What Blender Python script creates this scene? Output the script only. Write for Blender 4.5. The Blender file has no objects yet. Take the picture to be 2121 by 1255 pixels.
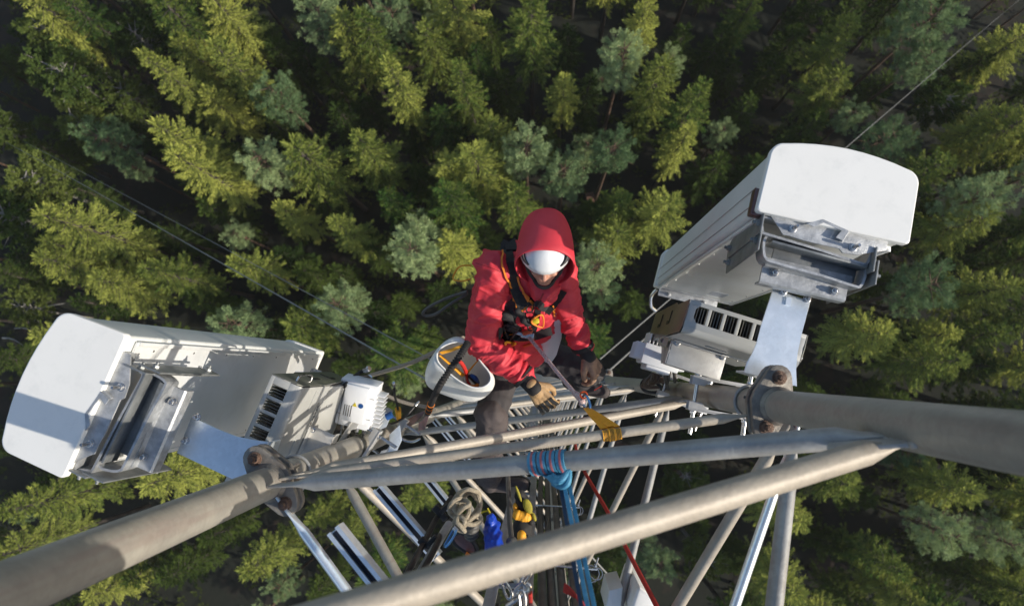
import bpy, bmesh, math, random
from mathutils import Vector, Matrix, noise, Quaternion

# ------------------------------------------------------------------ camera
H = 62.0                                   # camera height above the forest floor
PW, PH, FPX = 2121.0, 1255.0, 1414.0
NX, NY = 1118.0, 767.0                     # where "straight down" meets the picture
_down = Vector((NX - PW / 2, -(NY - PH / 2), -FPX)).normalized()
_Z = -_down
_X = (Vector((1, 0, 0)) - _Z * _Z.x).normalized()
_Y = _Z.cross(_X)
ROT = Matrix((_X, _Y, _Z))
CAM = Vector((0, 0, H))

def ray(px, py):
    return ROT @ Vector((px - PW / 2, -(py - PH / 2), -FPX))

def P(px, py, d):
    """World point seen at photo pixel (px, py), d metres below the camera."""
    r = ray(px, py)
    return CAM + r * (d / -r.z)

sc = bpy.context.scene
C = sc.collection
cam = bpy.data.cameras.new('camera')
cam.lens = 24.0
cam.sensor_width = 36.0
cam.sensor_fit = 'HORIZONTAL'
cam.clip_start = 0.05
cam.clip_end = 2000
cam.dof.use_dof = True
cam.dof.focus_distance = 3.15
cam.dof.aperture_fstop = 2.8
camo = bpy.data.objects.new('camera', cam)
M4 = ROT.to_4x4()
M4.translation = CAM
camo.matrix_world = M4
C.objects.link(camo)
sc.camera = camo

# ------------------------------------------------------------------ light
SUN_EL = math.radians(27)
SUN_AZ = Vector((0.958, -0.287))
to_sun = Vector((SUN_AZ.x * math.cos(SUN_EL), SUN_AZ.y * math.cos(SUN_EL), math.sin(SUN_EL))).normalized()
world = bpy.data.worlds.new('World')
sc.world = world
world.use_nodes = True
nt = world.node_tree
nt.nodes.clear()
sky = nt.nodes.new('ShaderNodeTexSky')
sky.sky_type = 'NISHITA'
sky.sun_disc = False
sky.sun_elevation = SUN_EL
sky.sun_rotation = math.atan2(SUN_AZ.x, SUN_AZ.y)
sky.altitude = 100
bgn = nt.nodes.new('ShaderNodeBackground')
bgn.inputs['Strength'].default_value = 0.12
won = nt.nodes.new('ShaderNodeOutputWorld')
nt.links.new(sky.outputs[0], bgn.inputs[0])
nt.links.new(bgn.outputs[0], won.inputs[0])
sl = bpy.data.lights.new('sun', 'SUN')
sl.energy = 3.7
sl.angle = math.radians(0.5)
sl.color = (1.0, 0.925, 0.80)
so = bpy.data.objects.new('sun', sl)
so.rotation_euler = to_sun.to_track_quat('Z', 'Y').to_euler()
so.location = CAM + to_sun * 30
C.objects.link(so)
sc.view_settings.view_transform = 'Standard'
sc.view_settings.look = 'None'
sc.view_settings.gamma = 1
sc.view_settings.use_curve_mapping = False
sc.view_settings.exposure = 0.48
sc.cycles.max_bounces = 6
sc.cycles.transparent_max_bounces = 8
try:
    sc.cycles.use_denoising = True
except Exception:
    pass

# ------------------------------------------------------------------ materials
def mat(name, col, rough=0.5, metal=0.0, col2=None, scale=6.0, bump=0.0, bscale=60.0, spec=0.5,
        detail=4.0, stain=None, sscale=2.0, samt=0.5, coords='Object', rvar=0.0, spangle=0.0, streak=None):
    m = bpy.data.materials.new(name)
    m.use_nodes = True
    t = m.node_tree
    N, L = t.nodes, t.links
    b = N['Principled BSDF']
    b.inputs['Roughness'].default_value = rough
    b.inputs['Metallic'].default_value = metal
    if 'Specular IOR Level' in b.inputs:
        b.inputs['Specular IOR Level'].default_value = spec
    tc = N.new('ShaderNodeTexCoord')
    col = tuple(col) + (1,)
    out = None
    if col2 is None:
        col2 = tuple(c * 0.82 for c in col[:3])
    nz = N.new('ShaderNodeTexNoise')
    nz.inputs['Scale'].default_value = scale
    nz.inputs['Detail'].default_value = detail
    nz.inputs['Roughness'].default_value = 0.6
    L.new(tc.outputs[coords], nz.inputs['Vector'])
    rmp = N.new('ShaderNodeValToRGB')
    rmp.color_ramp.elements[0].position = 0.36
    rmp.color_ramp.elements[1].position = 0.66
    rmp.color_ramp.elements[0].color = tuple(col2) + (1,)
    rmp.color_ramp.elements[1].color = col
    L.new(nz.outputs['Fac'], rmp.inputs['Fac'])
    out = rmp.outputs['Color']
    if stain is not None:
        n2 = N.new('ShaderNodeTexNoise')
        n2.inputs['Scale'].default_value = sscale
        n2.inputs['Detail'].default_value = 6
        n2.inputs['Roughness'].default_value = 0.7
        L.new(tc.outputs[coords], n2.inputs['Vector'])
        r2 = N.new('ShaderNodeValToRGB')
        r2.color_ramp.elements[0].position = 0.52
        r2.color_ramp.elements[1].position = 0.72
        r2.color_ramp.elements[0].color = (0, 0, 0, 1)
        r2.color_ramp.elements[1].color = (samt, samt, samt, 1)
        L.new(n2.outputs['Fac'], r2.inputs['Fac'])
        mx = N.new('ShaderNodeMixRGB')
        mx.inputs['Color2'].default_value = tuple(stain) + (1,)
        L.new(r2.outputs['Color'], mx.inputs['Fac'])
        L.new(out, mx.inputs['Color1'])
        out = mx.outputs['Color']
    if streak is not None:
        mp = N.new('ShaderNodeMapping')
        mp.inputs['Scale'].default_value = (26, 26, 1.3)
        L.new(tc.outputs[coords], mp.inputs['Vector'])
        n3 = N.new('ShaderNodeTexNoise')
        n3.inputs['Scale'].default_value = 1.0
        n3.inputs['Detail'].default_value = 5
        L.new(mp.outputs[0], n3.inputs['Vector'])
        r3 = N.new('ShaderNodeValToRGB')
        r3.color_ramp.elements[0].position = 0.54
        r3.color_ramp.elements[1].position = 0.70
        r3.color_ramp.elements[0].color = (0, 0, 0, 1)
        r3.color_ramp.elements[1].color = (0.55, 0.55, 0.55, 1)
        L.new(n3.outputs['Fac'], r3.inputs['Fac'])
        m3 = N.new('ShaderNodeMixRGB')
        m3.inputs['Color2'].default_value = tuple(streak) + (1,)
        L.new(r3.outputs['Color'], m3.inputs['Fac'])
        L.new(out, m3.inputs['Color1'])
        out = m3.outputs['Color']
    if spangle:
        vz = N.new('ShaderNodeTexVoronoi')
        vz.inputs['Scale'].default_value = 75
        L.new(tc.outputs[coords], vz.inputs['Vector'])
        bw = N.new('ShaderNodeRGBToBW')
        L.new(vz.outputs['Color'], bw.inputs[0])
        mr4 = N.new('ShaderNodeMapRange')
        mr4.inputs['To Min'].default_value = 1 - spangle
        mr4.inputs['To Max'].default_value = 1 + spangle
        L.new(bw.outputs[0], mr4.inputs['Value'])
        m4 = N.new('ShaderNodeMixRGB')
        m4.blend_type = 'MULTIPLY'
        m4.inputs['Fac'].default_value = 1
        L.new(out, m4.inputs['Color1'])
        L.new(mr4.outputs[0], m4.inputs['Color2'])
        out = m4.outputs['Color']
    L.new(out, b.inputs['Base Color'])
    if rvar:
        mr = N.new('ShaderNodeMapRange')
        mr.inputs['To Min'].default_value = max(0.02, rough - rvar)
        mr.inputs['To Max'].default_value = min(1, rough + rvar)
        L.new(nz.outputs['Fac'], mr.inputs['Value'])
        L.new(mr.outputs[0], b.inputs['Roughness'])
    if bump:
        nb = N.new('ShaderNodeTexNoise')
        nb.inputs['Scale'].default_value = bscale
        nb.inputs['Detail'].default_value = 5
        L.new(tc.outputs[coords], nb.inputs['Vector'])
        bp = N.new('ShaderNodeBump')
        bp.inputs['Strength'].default_value = bump
        bp.inputs['Distance'].default_value = 0.01
        L.new(nb.outputs['Fac'], bp.inputs['Height'])
        L.new(bp.outputs['Normal'], b.inputs['Normal'])
    return m

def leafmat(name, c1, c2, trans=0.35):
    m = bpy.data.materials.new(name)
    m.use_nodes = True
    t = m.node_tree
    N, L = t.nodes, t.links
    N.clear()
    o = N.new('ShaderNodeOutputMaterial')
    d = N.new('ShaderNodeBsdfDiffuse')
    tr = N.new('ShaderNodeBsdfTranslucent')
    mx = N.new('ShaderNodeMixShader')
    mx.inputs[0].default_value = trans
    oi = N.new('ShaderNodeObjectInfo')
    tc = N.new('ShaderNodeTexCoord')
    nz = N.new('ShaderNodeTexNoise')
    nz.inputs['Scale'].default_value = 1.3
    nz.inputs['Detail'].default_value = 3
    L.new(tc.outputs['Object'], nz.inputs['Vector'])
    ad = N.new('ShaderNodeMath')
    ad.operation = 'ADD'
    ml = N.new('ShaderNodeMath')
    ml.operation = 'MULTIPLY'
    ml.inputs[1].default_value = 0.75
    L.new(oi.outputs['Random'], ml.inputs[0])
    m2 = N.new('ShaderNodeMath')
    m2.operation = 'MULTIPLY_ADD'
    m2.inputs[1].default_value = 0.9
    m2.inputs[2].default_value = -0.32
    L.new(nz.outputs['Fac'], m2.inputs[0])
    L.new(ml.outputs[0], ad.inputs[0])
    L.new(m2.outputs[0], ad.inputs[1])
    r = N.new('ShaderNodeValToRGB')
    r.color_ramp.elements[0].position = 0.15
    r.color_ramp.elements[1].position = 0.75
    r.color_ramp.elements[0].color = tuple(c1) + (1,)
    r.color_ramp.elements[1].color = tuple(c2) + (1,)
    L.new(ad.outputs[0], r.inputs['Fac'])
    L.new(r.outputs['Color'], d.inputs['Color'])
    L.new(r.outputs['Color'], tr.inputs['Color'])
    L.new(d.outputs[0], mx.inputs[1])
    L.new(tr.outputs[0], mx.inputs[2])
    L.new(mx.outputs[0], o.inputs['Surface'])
    return m

MT = {}
MT['galv'] = mat('galvanised_steel', (0.36, 0.355, 0.345), 0.52, 0.25, (0.27, 0.268, 0.262), 9, 0.12, 90, stain=(0.24, 0.19, 0.14), sscale=3, samt=0.35, rvar=0.12, spangle=0.07)
MT['galv_leg'] = mat('weathered_leg_steel', (0.36, 0.335, 0.285), 0.5, 0.2, (0.29, 0.27, 0.235), 7, 0.12, 80, stain=(0.22, 0.16, 0.13), sscale=3, samt=0.4, rvar=0.12, spangle=0.06, streak=(0.25, 0.185, 0.165))
MT['galv_tan'] = mat('dusty_steel', (0.39, 0.345, 0.285), 0.55, 0.12, (0.31, 0.275, 0.23), 10, 0.15, 90, stain=(0.20, 0.155, 0.11), sscale=4, samt=0.35, rvar=0.1, spangle=0.06)
MT['zinc'] = mat('bright_zinc', (0.86, 0.92, 0.97), 0.36, 0.75, (0.80, 0.87, 0.92), 14, 0.03, 120, stain=(0.70, 0.76, 0.82), sscale=8, samt=0.3, rvar=0.05, spangle=0.05)
MT['bracket'] = mat('cast_zinc_bracket', (0.48, 0.49, 0.50), 0.45, 0.5, (0.34, 0.35, 0.36), 26, 0.12, 140, stain=(0.27, 0.27, 0.28), sscale=9, samt=0.5, rvar=0.12, spangle=0.12)
MT['bracket_dark'] = mat('dark_zinc_plate', (0.30, 0.31, 0.31), 0.45, 0.5, (0.20, 0.21, 0.21), 16, 0.1, 140, stain=(0.16, 0.16, 0.16), sscale=9, samt=0.5)
MT['steel'] = mat('stainless_steel', (0.62, 0.61, 0.60), 0.25, 0.95, (0.45, 0.44, 0.43), 20)
MT['rust'] = mat('rusty_bolt', (0.19, 0.115, 0.08), 0.7, 0.35, (0.10, 0.065, 0.05), 40, 0.5, 200)
MT['flange'] = mat('dirty_flange_steel', (0.27, 0.245, 0.21), 0.6, 0.3, (0.14, 0.125, 0.11), 14, 0.3, 90, stain=(0.14, 0.10, 0.08), sscale=9, samt=0.7)
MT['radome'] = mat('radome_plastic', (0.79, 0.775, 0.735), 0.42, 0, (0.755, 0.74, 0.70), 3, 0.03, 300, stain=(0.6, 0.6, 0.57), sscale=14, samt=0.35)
MT['groove'] = mat('groove_line', (0.40, 0.33, 0.32), 0.5)  # pinkish grey of the thin lines along the radome side
MT['fin'] = mat('grey_fin', (0.20, 0.19, 0.17), 0.4, 0.5)
MT['shield_olive_shade'] = mat('shaded_end_plate_olive', (0.20, 0.20, 0.175), 0.35, 0.3)  # olive tone is the end plate's shade, painted as its colour
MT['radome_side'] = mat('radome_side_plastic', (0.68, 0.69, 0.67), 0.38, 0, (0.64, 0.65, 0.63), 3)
MT['alu'] = mat('aluminium_back', (0.80, 0.81, 0.81), 0.36, 0.3, (0.74, 0.74, 0.72), 3, 0.03, 60, stain=(0.5, 0.5, 0.5), sscale=5, samt=0.35, rvar=0.08)
MT['alu_plate'] = mat('aluminium_plate', (0.62, 0.61, 0.58), 0.42, 0.5, (0.50, 0.49, 0.47), 12, 0.08, 120, stain=(0.36, 0.35, 0.34), sscale=7, samt=0.4, rvar=0.1)
MT['shield'] = mat('painted_sunshield', (0.43, 0.43, 0.41), 0.38, 0.1, (0.39, 0.39, 0.37), 5)
MT['shield_brown_shade'] = mat('shaded_end_plate_brown', (0.27, 0.20, 0.15), 0.35, 0.45, (0.20, 0.15, 0.12), 5)  # brown tone is a reflection on the shaded end plate, painted as colour
MT['white_paint'] = mat('white_cast_housing', (0.78, 0.79, 0.80), 0.4, 0, (0.72, 0.73, 0.75), 6)
MT['darkblue'] = mat('channel_shade_strip', (0.022, 0.026, 0.045), 0.6)  # shade inside the channel bars, given as a colour
MT['label'] = mat('silver_sticker', (0.55, 0.56, 0.60), 0.35, 0.1, (0.40, 0.42, 0.47), 90)
MT['black'] = mat('black_rubber', (0.02, 0.02, 0.02), 0.5, 0, (0.012, 0.012, 0.012), 20, 0.1, 200)
MT['dark'] = mat('dark_fin', (0.035, 0.033, 0.03), 0.5, 0.3)
MT['cable'] = mat('grey_feeder_jacket', (0.10, 0.095, 0.085), 0.5, 0, (0.065, 0.06, 0.055), 20, 0.1, 80)
MT['red'] = mat('red_jacket_cloth', (0.64, 0.040, 0.060), 0.6, 0, (0.56, 0.030, 0.046), 7, 0.22, 380)
MT['trouser'] = mat('charcoal_trouser', (0.050, 0.044, 0.046), 0.8, 0, (0.034, 0.03, 0.032), 9, 0.25, 260)
MT['trouser_brown'] = mat('worn_trouser_leg', (0.080, 0.064, 0.063), 0.8, 0, (0.054, 0.044, 0.044), 9, 0.25, 260)
MT['boot'] = mat('black_boot_leather', (0.035, 0.03, 0.03), 0.6, 0, (0.02, 0.018, 0.018), 20, 0.2, 200)
MT['blackcloth'] = mat('black_webbing', (0.018, 0.017, 0.018), 0.75, 0, (0.012, 0.011, 0.012), 30, 0.3, 300)
MT['redseam'] = mat('dark_red_seam', (0.30, 0.012, 0.018), 0.6)
MT['orangered'] = mat('orange_red_anodised', (0.65, 0.10, 0.03), 0.3, 0.4)
MT['skin'] = mat('skin', (0.50, 0.27, 0.19), 0.5, 0, (0.42, 0.2, 0.14), 14)
MT['helmet'] = mat('white_helmet_shell', (0.74, 0.75, 0.76), 0.45, 0, (0.68, 0.69, 0.70), 9, 0.03, 90)
MT['tan'] = mat('tan_leather', (0.45, 0.29, 0.14), 0.65, 0, (0.33, 0.20, 0.095), 28, 0.3, 180)
MT['brownglove'] = mat('worn_leather', (0.36, 0.22, 0.14), 0.65, 0, (0.20, 0.12, 0.08), 26, 0.3, 180)
MT['orange'] = mat('orange_webbing', (0.88, 0.25, 0.015), 0.6, 0, (0.62, 0.17, 0.015), 40)
MT['gold'] = mat('gold_webbing', (0.90, 0.42, 0.03), 0.6, 0, (0.76, 0.34, 0.02), 40, 0.2, 300)
MT['goldline'] = mat('dark_sling_stripe', (0.10, 0.05, 0.012), 0.7)
MT['blue'] = mat('blue_sling', (0.09, 0.31, 0.46), 0.65, 0, (0.05, 0.22, 0.36), 40, 0.2, 300)
MT['navy'] = mat('navy_webbing', (0.02, 0.05, 0.10), 0.7)
MT['pink'] = mat('pink_stripe', (0.55, 0.14, 0.14), 0.65)
MT['bluebag'] = mat('blue_nylon_bag', (0.01, 0.07, 0.52), 0.38, 0, (0.006, 0.04, 0.36), 12, 0.4, 40)
MT['rope'] = mat('grey_rope', (0.36, 0.31, 0.25), 0.8, 0, (0.22, 0.19, 0.15), 120, 0.6, 300)
MT['rope_tan'] = mat('tan_rope', (0.40, 0.34, 0.25), 0.8, 0, (0.25, 0.21, 0.15), 140, 0.6, 300)
MT['ropewhite'] = mat('white_red_rope', (0.62, 0.60, 0.58), 0.8, 0, (0.40, 0.17, 0.15), 160, 0.5, 300)
MT['ropered'] = mat('red_rope', (0.50, 0.03, 0.02), 0.7, 0, (0.36, 0.02, 0.015), 90, 0.4, 200)
MT['bucket'] = mat('white_polythene', (0.80, 0.80, 0.77), 0.38, 0, (0.76, 0.76, 0.73), 5, 0.05, 60, stain=(0.5, 0.48, 0.44), sscale=16, samt=0.4)
MT['yellow'] = mat('yellow_plastic', (0.62, 0.50, 0.02), 0.5)
MT['dullyellow'] = mat('dull_yellow_cloth', (0.36, 0.31, 0.03), 0.8, 0, (0.24, 0.20, 0.02), 30, 0.3, 200)
MT['toolred'] = mat('red_tool_grip', (0.55, 0.03, 0.02), 0.4)
MT['toolblue'] = mat('blue_tool_grip', (0.02, 0.09, 0.30), 0.4)
MT['anod_blue'] = mat('blue_anodised', (0.16, 0.34, 0.60), 0.25, 0.9, (0.10, 0.25, 0.5), 10)
MT['gate'] = mat('hook_housing', (0.26, 0.15, 0.14), 0.35, 0.7, (0.16, 0.10, 0.09), 14)
MT['wire'] = mat('guy_wire_steel', (0.26, 0.26, 0.25), 0.6, 0.2)
MT['bark'] = mat('bark', (0.075, 0.060, 0.050), 0.9, 0, (0.04, 0.032, 0.027), 3, 0.5, 10)
MT['barkpine'] = mat('pine_bark', (0.14, 0.08, 0.05), 0.9, 0, (0.07, 0.045, 0.03), 3, 0.5, 10)
MT['birch'] = mat('dead_grey_wood', (0.36, 0.34, 0.31), 0.9, 0, (0.20, 0.18, 0.16), 3, 0.3, 10)
MT['roof'] = mat('brown_roof', (0.16, 0.085, 0.06), 0.8, 0, (0.11, 0.06, 0.045), 3)
MT['cablebrown'] = mat('brown_cable_jacket', (0.09, 0.055, 0.04), 0.4)
m_ = bpy.data.materials.new('clear_plastic')
m_.use_nodes = True
b_ = m_.node_tree.nodes['Principled BSDF']
b_.inputs['Base Color'].default_value = (0.85, 0.88, 0.9, 1)
b_.inputs['Roughness'].default_value = 0.15
b_.inputs['Alpha'].default_value = 0.5
MT['clear'] = m_
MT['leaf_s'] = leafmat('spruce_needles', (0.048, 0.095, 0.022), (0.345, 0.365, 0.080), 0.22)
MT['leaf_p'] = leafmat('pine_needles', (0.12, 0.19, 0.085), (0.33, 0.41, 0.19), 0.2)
MT['leaf_u'] = leafmat('shaded_spruce_needles', (0.028, 0.054, 0.014), (0.075, 0.110, 0.024), 0.25)  # spruce needles darkened: the understory shade is put into the colour
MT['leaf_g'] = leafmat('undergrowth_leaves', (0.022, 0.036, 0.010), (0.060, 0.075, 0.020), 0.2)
MT['leaf_d'] = leafmat('broadleaf', (0.06, 0.10, 0.025), (0.16, 0.20, 0.05), 0.3)

# ------------------------------------------------------------------ mesh building helpers
class MB:
    def __init__(s):
        s.bm = bmesh.new()
    def _face(s, vs):
        try:
            return s.bm.faces.new(vs)
        except ValueError:
            return None
    def loft(s, rings, cap0=True, cap1=True, closed=True):
        rv = [[s.bm.verts.new(p) for p in r] for r in rings]
        n = len(rv[0])
        for a, b in zip(rv, rv[1:]):
            for i in range(n if closed else n - 1):
                j = (i + 1) % n
                s._face((a[i], a[j], b[j], b[i]))
        if cap0 and closed:
            s._face(list(reversed(rv[0])))
        if cap1 and closed:
            s._face(rv[-1])
        return rv
    def tube(s, p0, p1, r0, r1=None, n=14, caps=True):
        p0, p1 = Vector(p0), Vector(p1)
        r1 = r0 if r1 is None else r1
        d = (p1 - p0).normalized()
        u = d.orthogonal().normalized()
        v = d.cross(u)
        rs = []
        for p, r in ((p0, r0), (p1, r1)):
            rs.append([p + (u * math.cos(2 * math.pi * i / n) + v * math.sin(2 * math.pi * i / n)) * r for i in range(n)])
        s.loft(rs, caps, caps)
    def path(s, pts, r, n=8, closed=False, sub=0, caps=True, flat=None, up=None):
        """Sweep a circle (or a flat strip of width flat, thickness r) along points. r may be a list."""
        pts = [Vector(p) for p in pts]
        rl = list(r) if isinstance(r, (list, tuple)) else None
        if sub:
            pts2, rl2 = [], []
            m = len(pts)
            rng = range(m if closed else m - 1)
            for i in rng:
                if closed:
                    a, b, c, d = pts[(i - 1) % m], pts[i], pts[(i + 1) % m], pts[(i + 2) % m]
                else:
                    a, b, c, d = pts[max(i - 1, 0)], pts[i], pts[i + 1], pts[min(i + 2, m - 1)]
                for k in range(sub):
                    t = k / sub
                    pts2.append(0.5 * ((2 * b) + (c - a) * t + (2 * a - 5 * b + 4 * c - d) * t * t + (3 * b - a - 3 * c + d) * t ** 3))
                    if rl:
                        rl2.append(rl[i] * (1 - t) + rl[(i + 1) % m] * t)
            if not closed:
                pts2.append(pts[-1])
                if rl:
                    rl2.append(rl[-1])
            pts = pts2
            rl = rl2 if rl else None
        m = len(pts)
        tang = []
        for i in range(m):
            if closed:
                t = pts[(i + 1) % m] - pts[(i - 1) % m]
            else:
                t = pts[min(i + 1, m - 1)] - pts[max(i - 1, 0)]
            tang.append(t.normalized() if t.length > 1e-9 else Vector((0, 0, 1)))
        u = tang[0].orthogonal().normalized() if up is None else (Vector(up) - tang[0] * Vector(up).dot(tang[0])).normalized()
        rings = []
        for i in range(m):
            t = tang[i]
            if up is not None:
                u = (Vector(up) - t * Vector(up).dot(t)).normalized()
            else:
                u = (u - t * u.dot(t)).normalized()
            v = t.cross(u)
            rr = rl[i] if rl else r
            if flat:
                hw = flat[i * len(flat) // m] / 2 if isinstance(flat, (list, tuple)) else flat / 2
                rings.append([pts[i] + u * hw + v * rr, pts[i] - u * hw + v * rr, pts[i] - u * hw - v * rr, pts[i] + u * hw - v * rr])
            else:
                rings.append([pts[i] + (u * math.cos(2 * math.pi * k / n) + v * math.sin(2 * math.pi * k / n)) * rr for k in range(n)])
        if closed:
            rings.append(rings[0])
            rv = s.loft(rings, False, False)
            bmesh.ops.remove_doubles(s.bm, verts=rv[0] + rv[-1], dist=1e-6)
        else:
            s.loft(rings, caps, caps)
        return pts
    def box(s, c, ax, size, bevel=0.0, seg=2):
        c = Vector(c)
        a, b, d = [Vector(x).normalized() * (sz / 2) for x, sz in zip(ax, size)]
        vs = [s.bm.verts.new(c + a * i + b * j + d * k) for i in (-1, 1) for j in (-1, 1) for k in (-1, 1)]
        fs = []
        for q in ((0, 1, 3, 2), (4, 6, 7, 5), (0, 4, 5, 1), (2, 3, 7, 6), (0, 2, 6, 4), (1, 5, 7, 3)):
            fs.append(s.bm.faces.new([vs[i] for i in q]))
        if bevel:
            es = set()
            for f in fs:
                es.update(f.edges)
            bmesh.ops.bevel(s.bm, geom=list(es), offset=bevel, segments=seg, affect='EDGES', profile=0.5)
    def prism(s, pts, ext, bevel=0.0, seg=2, holes=None):
        """Closed outline pts (3-D, planar) extruded by vector ext."""
        pts = [Vector(p) for p in pts]
        ext = Vector(ext)
        v0 = [s.bm.verts.new(p) for p in pts]
        v1 = [s.bm.verts.new(p + ext) for p in pts]
        f0 = s._face(v0)
        f1 = s._face(list(reversed(v1)))
        n = len(pts)
        for i in range(n):
            j = (i + 1) % n
            s._face((v0[j], v0[i], v1[i], v1[j]))
        if bevel:
            es = list(f0.edges) + list(f1.edges)
            bmesh.ops.bevel(s.bm, geom=es, offset=bevel, segments=seg, affect='EDGES', profile=0.5)
    def lathe(s, prof, o, ax, n=16):
        """prof: list of (radius, height along ax)."""
        o, ax = Vector(o), Vector(ax).normalized()
        u = ax.orthogonal().normalized()
        v = ax.cross(u)
        s.loft([[o + ax * h + (u * math.cos(2 * math.pi * i / n) + v * math.sin(2 * math.pi * i / n)) * max(r, 1e-4) for i in range(n)] for r, h in prof])
    def bolt(s, p, ax, r=0.012, h=0.012, shank=0.0, nut=True):
        p, ax = Vector(p), Vector(ax).normalized()
        s.lathe([(r * 1.22, 0), (r * 1.22, h * 0.18), (r * 1.18, h * 0.2)], p, ax, 18)
        q = p + ax * h * 0.2
        s.lathe([(r, 0), (r, h * 0.75), (r * 0.85, h * 0.85)], q, ax, 6)
        if shank:
            s.lathe([(r * 0.5, 0), (r * 0.5, shank * 0.95), (r * 0.42, shank)], q + ax * h * 0.8, ax, 12)
    def sphere(s, c, r, sx=1, sy=1, sz=1, seg=16, rot=None):
        m = Matrix.Diagonal((r * sx, r * sy, r * sz, 1))
        if rot is not None:
            m = rot.to_4x4() @ m
        m = Matrix.Translation(Vector(c)) @ m
        bmesh.ops.create_uvsphere(s.bm, u_segments=seg, v_segments=max(6, seg // 2), radius=1, matrix=m)

def root_matrix(o):
    while o.parent:
        o = o.parent
    return Matrix.LocRotScale(o.location, o.rotation_euler, None) if o.type == 'EMPTY' else Matrix.Translation(o.location)

def finish(me, ang=0.6):
    bm = bmesh.new()
    bm.from_mesh(me)
    bmesh.ops.recalc_face_normals(bm, faces=bm.faces)
    for f in bm.faces:
        f.smooth = True
    for e in bm.edges:
        if len(e.link_faces) == 2:
            try:
                if e.calc_face_angle() > ang:
                    e.smooth = False
            except ValueError:
                pass
    bm.to_mesh(me)
    bm.free()

def obj(name, mb, material, parent=None, label=None, ang=0.6, stuff=False):
    """Link a builder's shape as ONE mesh object; world coordinates are taken into the thing's own frame."""
    me = bpy.data.meshes.new(name)
    bmesh.ops.recalc_face_normals(mb.bm, faces=mb.bm.faces)
    mb.bm.to_mesh(me)
    mb.bm.free()
    o = bpy.data.objects.new(name, me)
    C.objects.link(o)
    if parent is not None:
        o.parent = parent
        me.transform(root_matrix(parent).inverted())
    else:
        # a thing that is one mesh: its origin goes to the middle of its base
        cs = [v.co for v in me.vertices]
        lo = Vector((min(c.x for c in cs), min(c.y for c in cs), min(c.z for c in cs)))
        hi = Vector((max(c.x for c in cs), max(c.y for c in cs), max(c.z for c in cs)))
        base = Vector(((lo.x + hi.x) / 2, (lo.y + hi.y) / 2, lo.z))
        me.transform(Matrix.Translation(-base))
        o.location = base
    finish(me, ang)
    for m in (material if isinstance(material, (list, tuple)) else [material]):
        me.materials.append(MT[m] if isinstance(m, str) else m)
    if label:
        o['label'] = label
    if stuff:
        o['kind'] = 'stuff'
    return o

def tag(o, label, cat, group=None):
    o['label'] = label
    o['category'] = cat
    if group:
        o['group'] = group
    return o

def thing(name, label, cat, loc, rotz=0.0, group=None):
    o = bpy.data.objects.new(name, None)
    o.empty_display_size = 0.1
    C.objects.link(o)
    o.location = Vector(loc)
    o.rotation_euler = (0, 0, rotz)
    return tag(o, label, cat, group)

def dup(root, loc, rotz, label, group=None):
    r = root.copy()
    C.objects.link(r)
    r.location = Vector(loc)
    r.rotation_euler = (0, 0, rotz)
    r['label'] = label
    if group:
        r['group'] = group
    for ch in list(root.children):
        c = ch.copy()
        C.objects.link(c)
        c.parent = r
        for g in list(ch.children):
            d = g.copy()
            C.objects.link(d)
            d.parent = c
    return r

UP = Vector((0, 0, 1))
# ------------------------------------------------------------------ ground
def ground_material():
    m = bpy.data.materials.new('forest_floor')
    m.use_nodes = True
    t = m.node_tree
    N, L = t.nodes, t.links
    b = N['Principled BSDF']
    b.inputs['Roughness'].default_value = 0.95
    tc = N.new('ShaderNodeTexCoord')
    def noise_(scale, d=6):
        n = N.new('ShaderNodeTexNoise')
        n.inputs['Scale'].default_value = scale
        n.inputs['Detail'].default_value = d
        n.inputs['Roughness'].default_value = 0.65
        L.new(tc.outputs['Object'], n.inputs['Vector'])
        return n
    def ramp(n, stops):
        r = N.new('ShaderNodeValToRGB')
        e = r.color_ramp.elements
        while len(e) < len(stops):
            e.new(0.5)
        for q, (p, c) in zip(e, stops):
            q.position = p
            q.color = tuple(c) + (1,)
        L.new(n.outputs['Fac'], r.inputs['Fac'])
        return r
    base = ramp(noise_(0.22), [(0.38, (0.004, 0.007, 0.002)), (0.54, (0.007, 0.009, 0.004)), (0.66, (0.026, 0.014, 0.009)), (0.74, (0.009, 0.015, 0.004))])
    fine = ramp(noise_(3.0), [(0.3, (0.45, 0.45, 0.45)), (0.7, (1.4, 1.4, 1.4))])
    mx = N.new('ShaderNodeMixRGB')
    mx.blend_type = 'MULTIPLY'
    mx.inputs[0].default_value = 1
    L.new(base.outputs[0], mx.inputs[1])
    L.new(fine.outputs[0], mx.inputs[2])
    L.new(mx.outputs[0], b.inputs['Base Color'])
    return m
gm = MB()
n = 60
rngg = random.Random(5)
vs = [[gm.bm.verts.new((x * 8 - 240, y * 8 - 240, 0.5 * noise.noise((x * 0.23, y * 0.23, 0)))) for x in range(n + 1)] for y in range(n + 1)]
for y in range(n):
    for x in range(n):
        gm.bm.faces.new((vs[y][x], vs[y][x + 1], vs[y + 1][x + 1], vs[y + 1][x]))
me = bpy.data.meshes.new('ground')
gm.bm.to_mesh(me)
gm.bm.free()
ground = bpy.data.objects.new('ground', me)
C.objects.link(ground)
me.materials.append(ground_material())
for p in me.polygons:
    p.use_smooth = True
ground['kind'] = 'structure'

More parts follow.
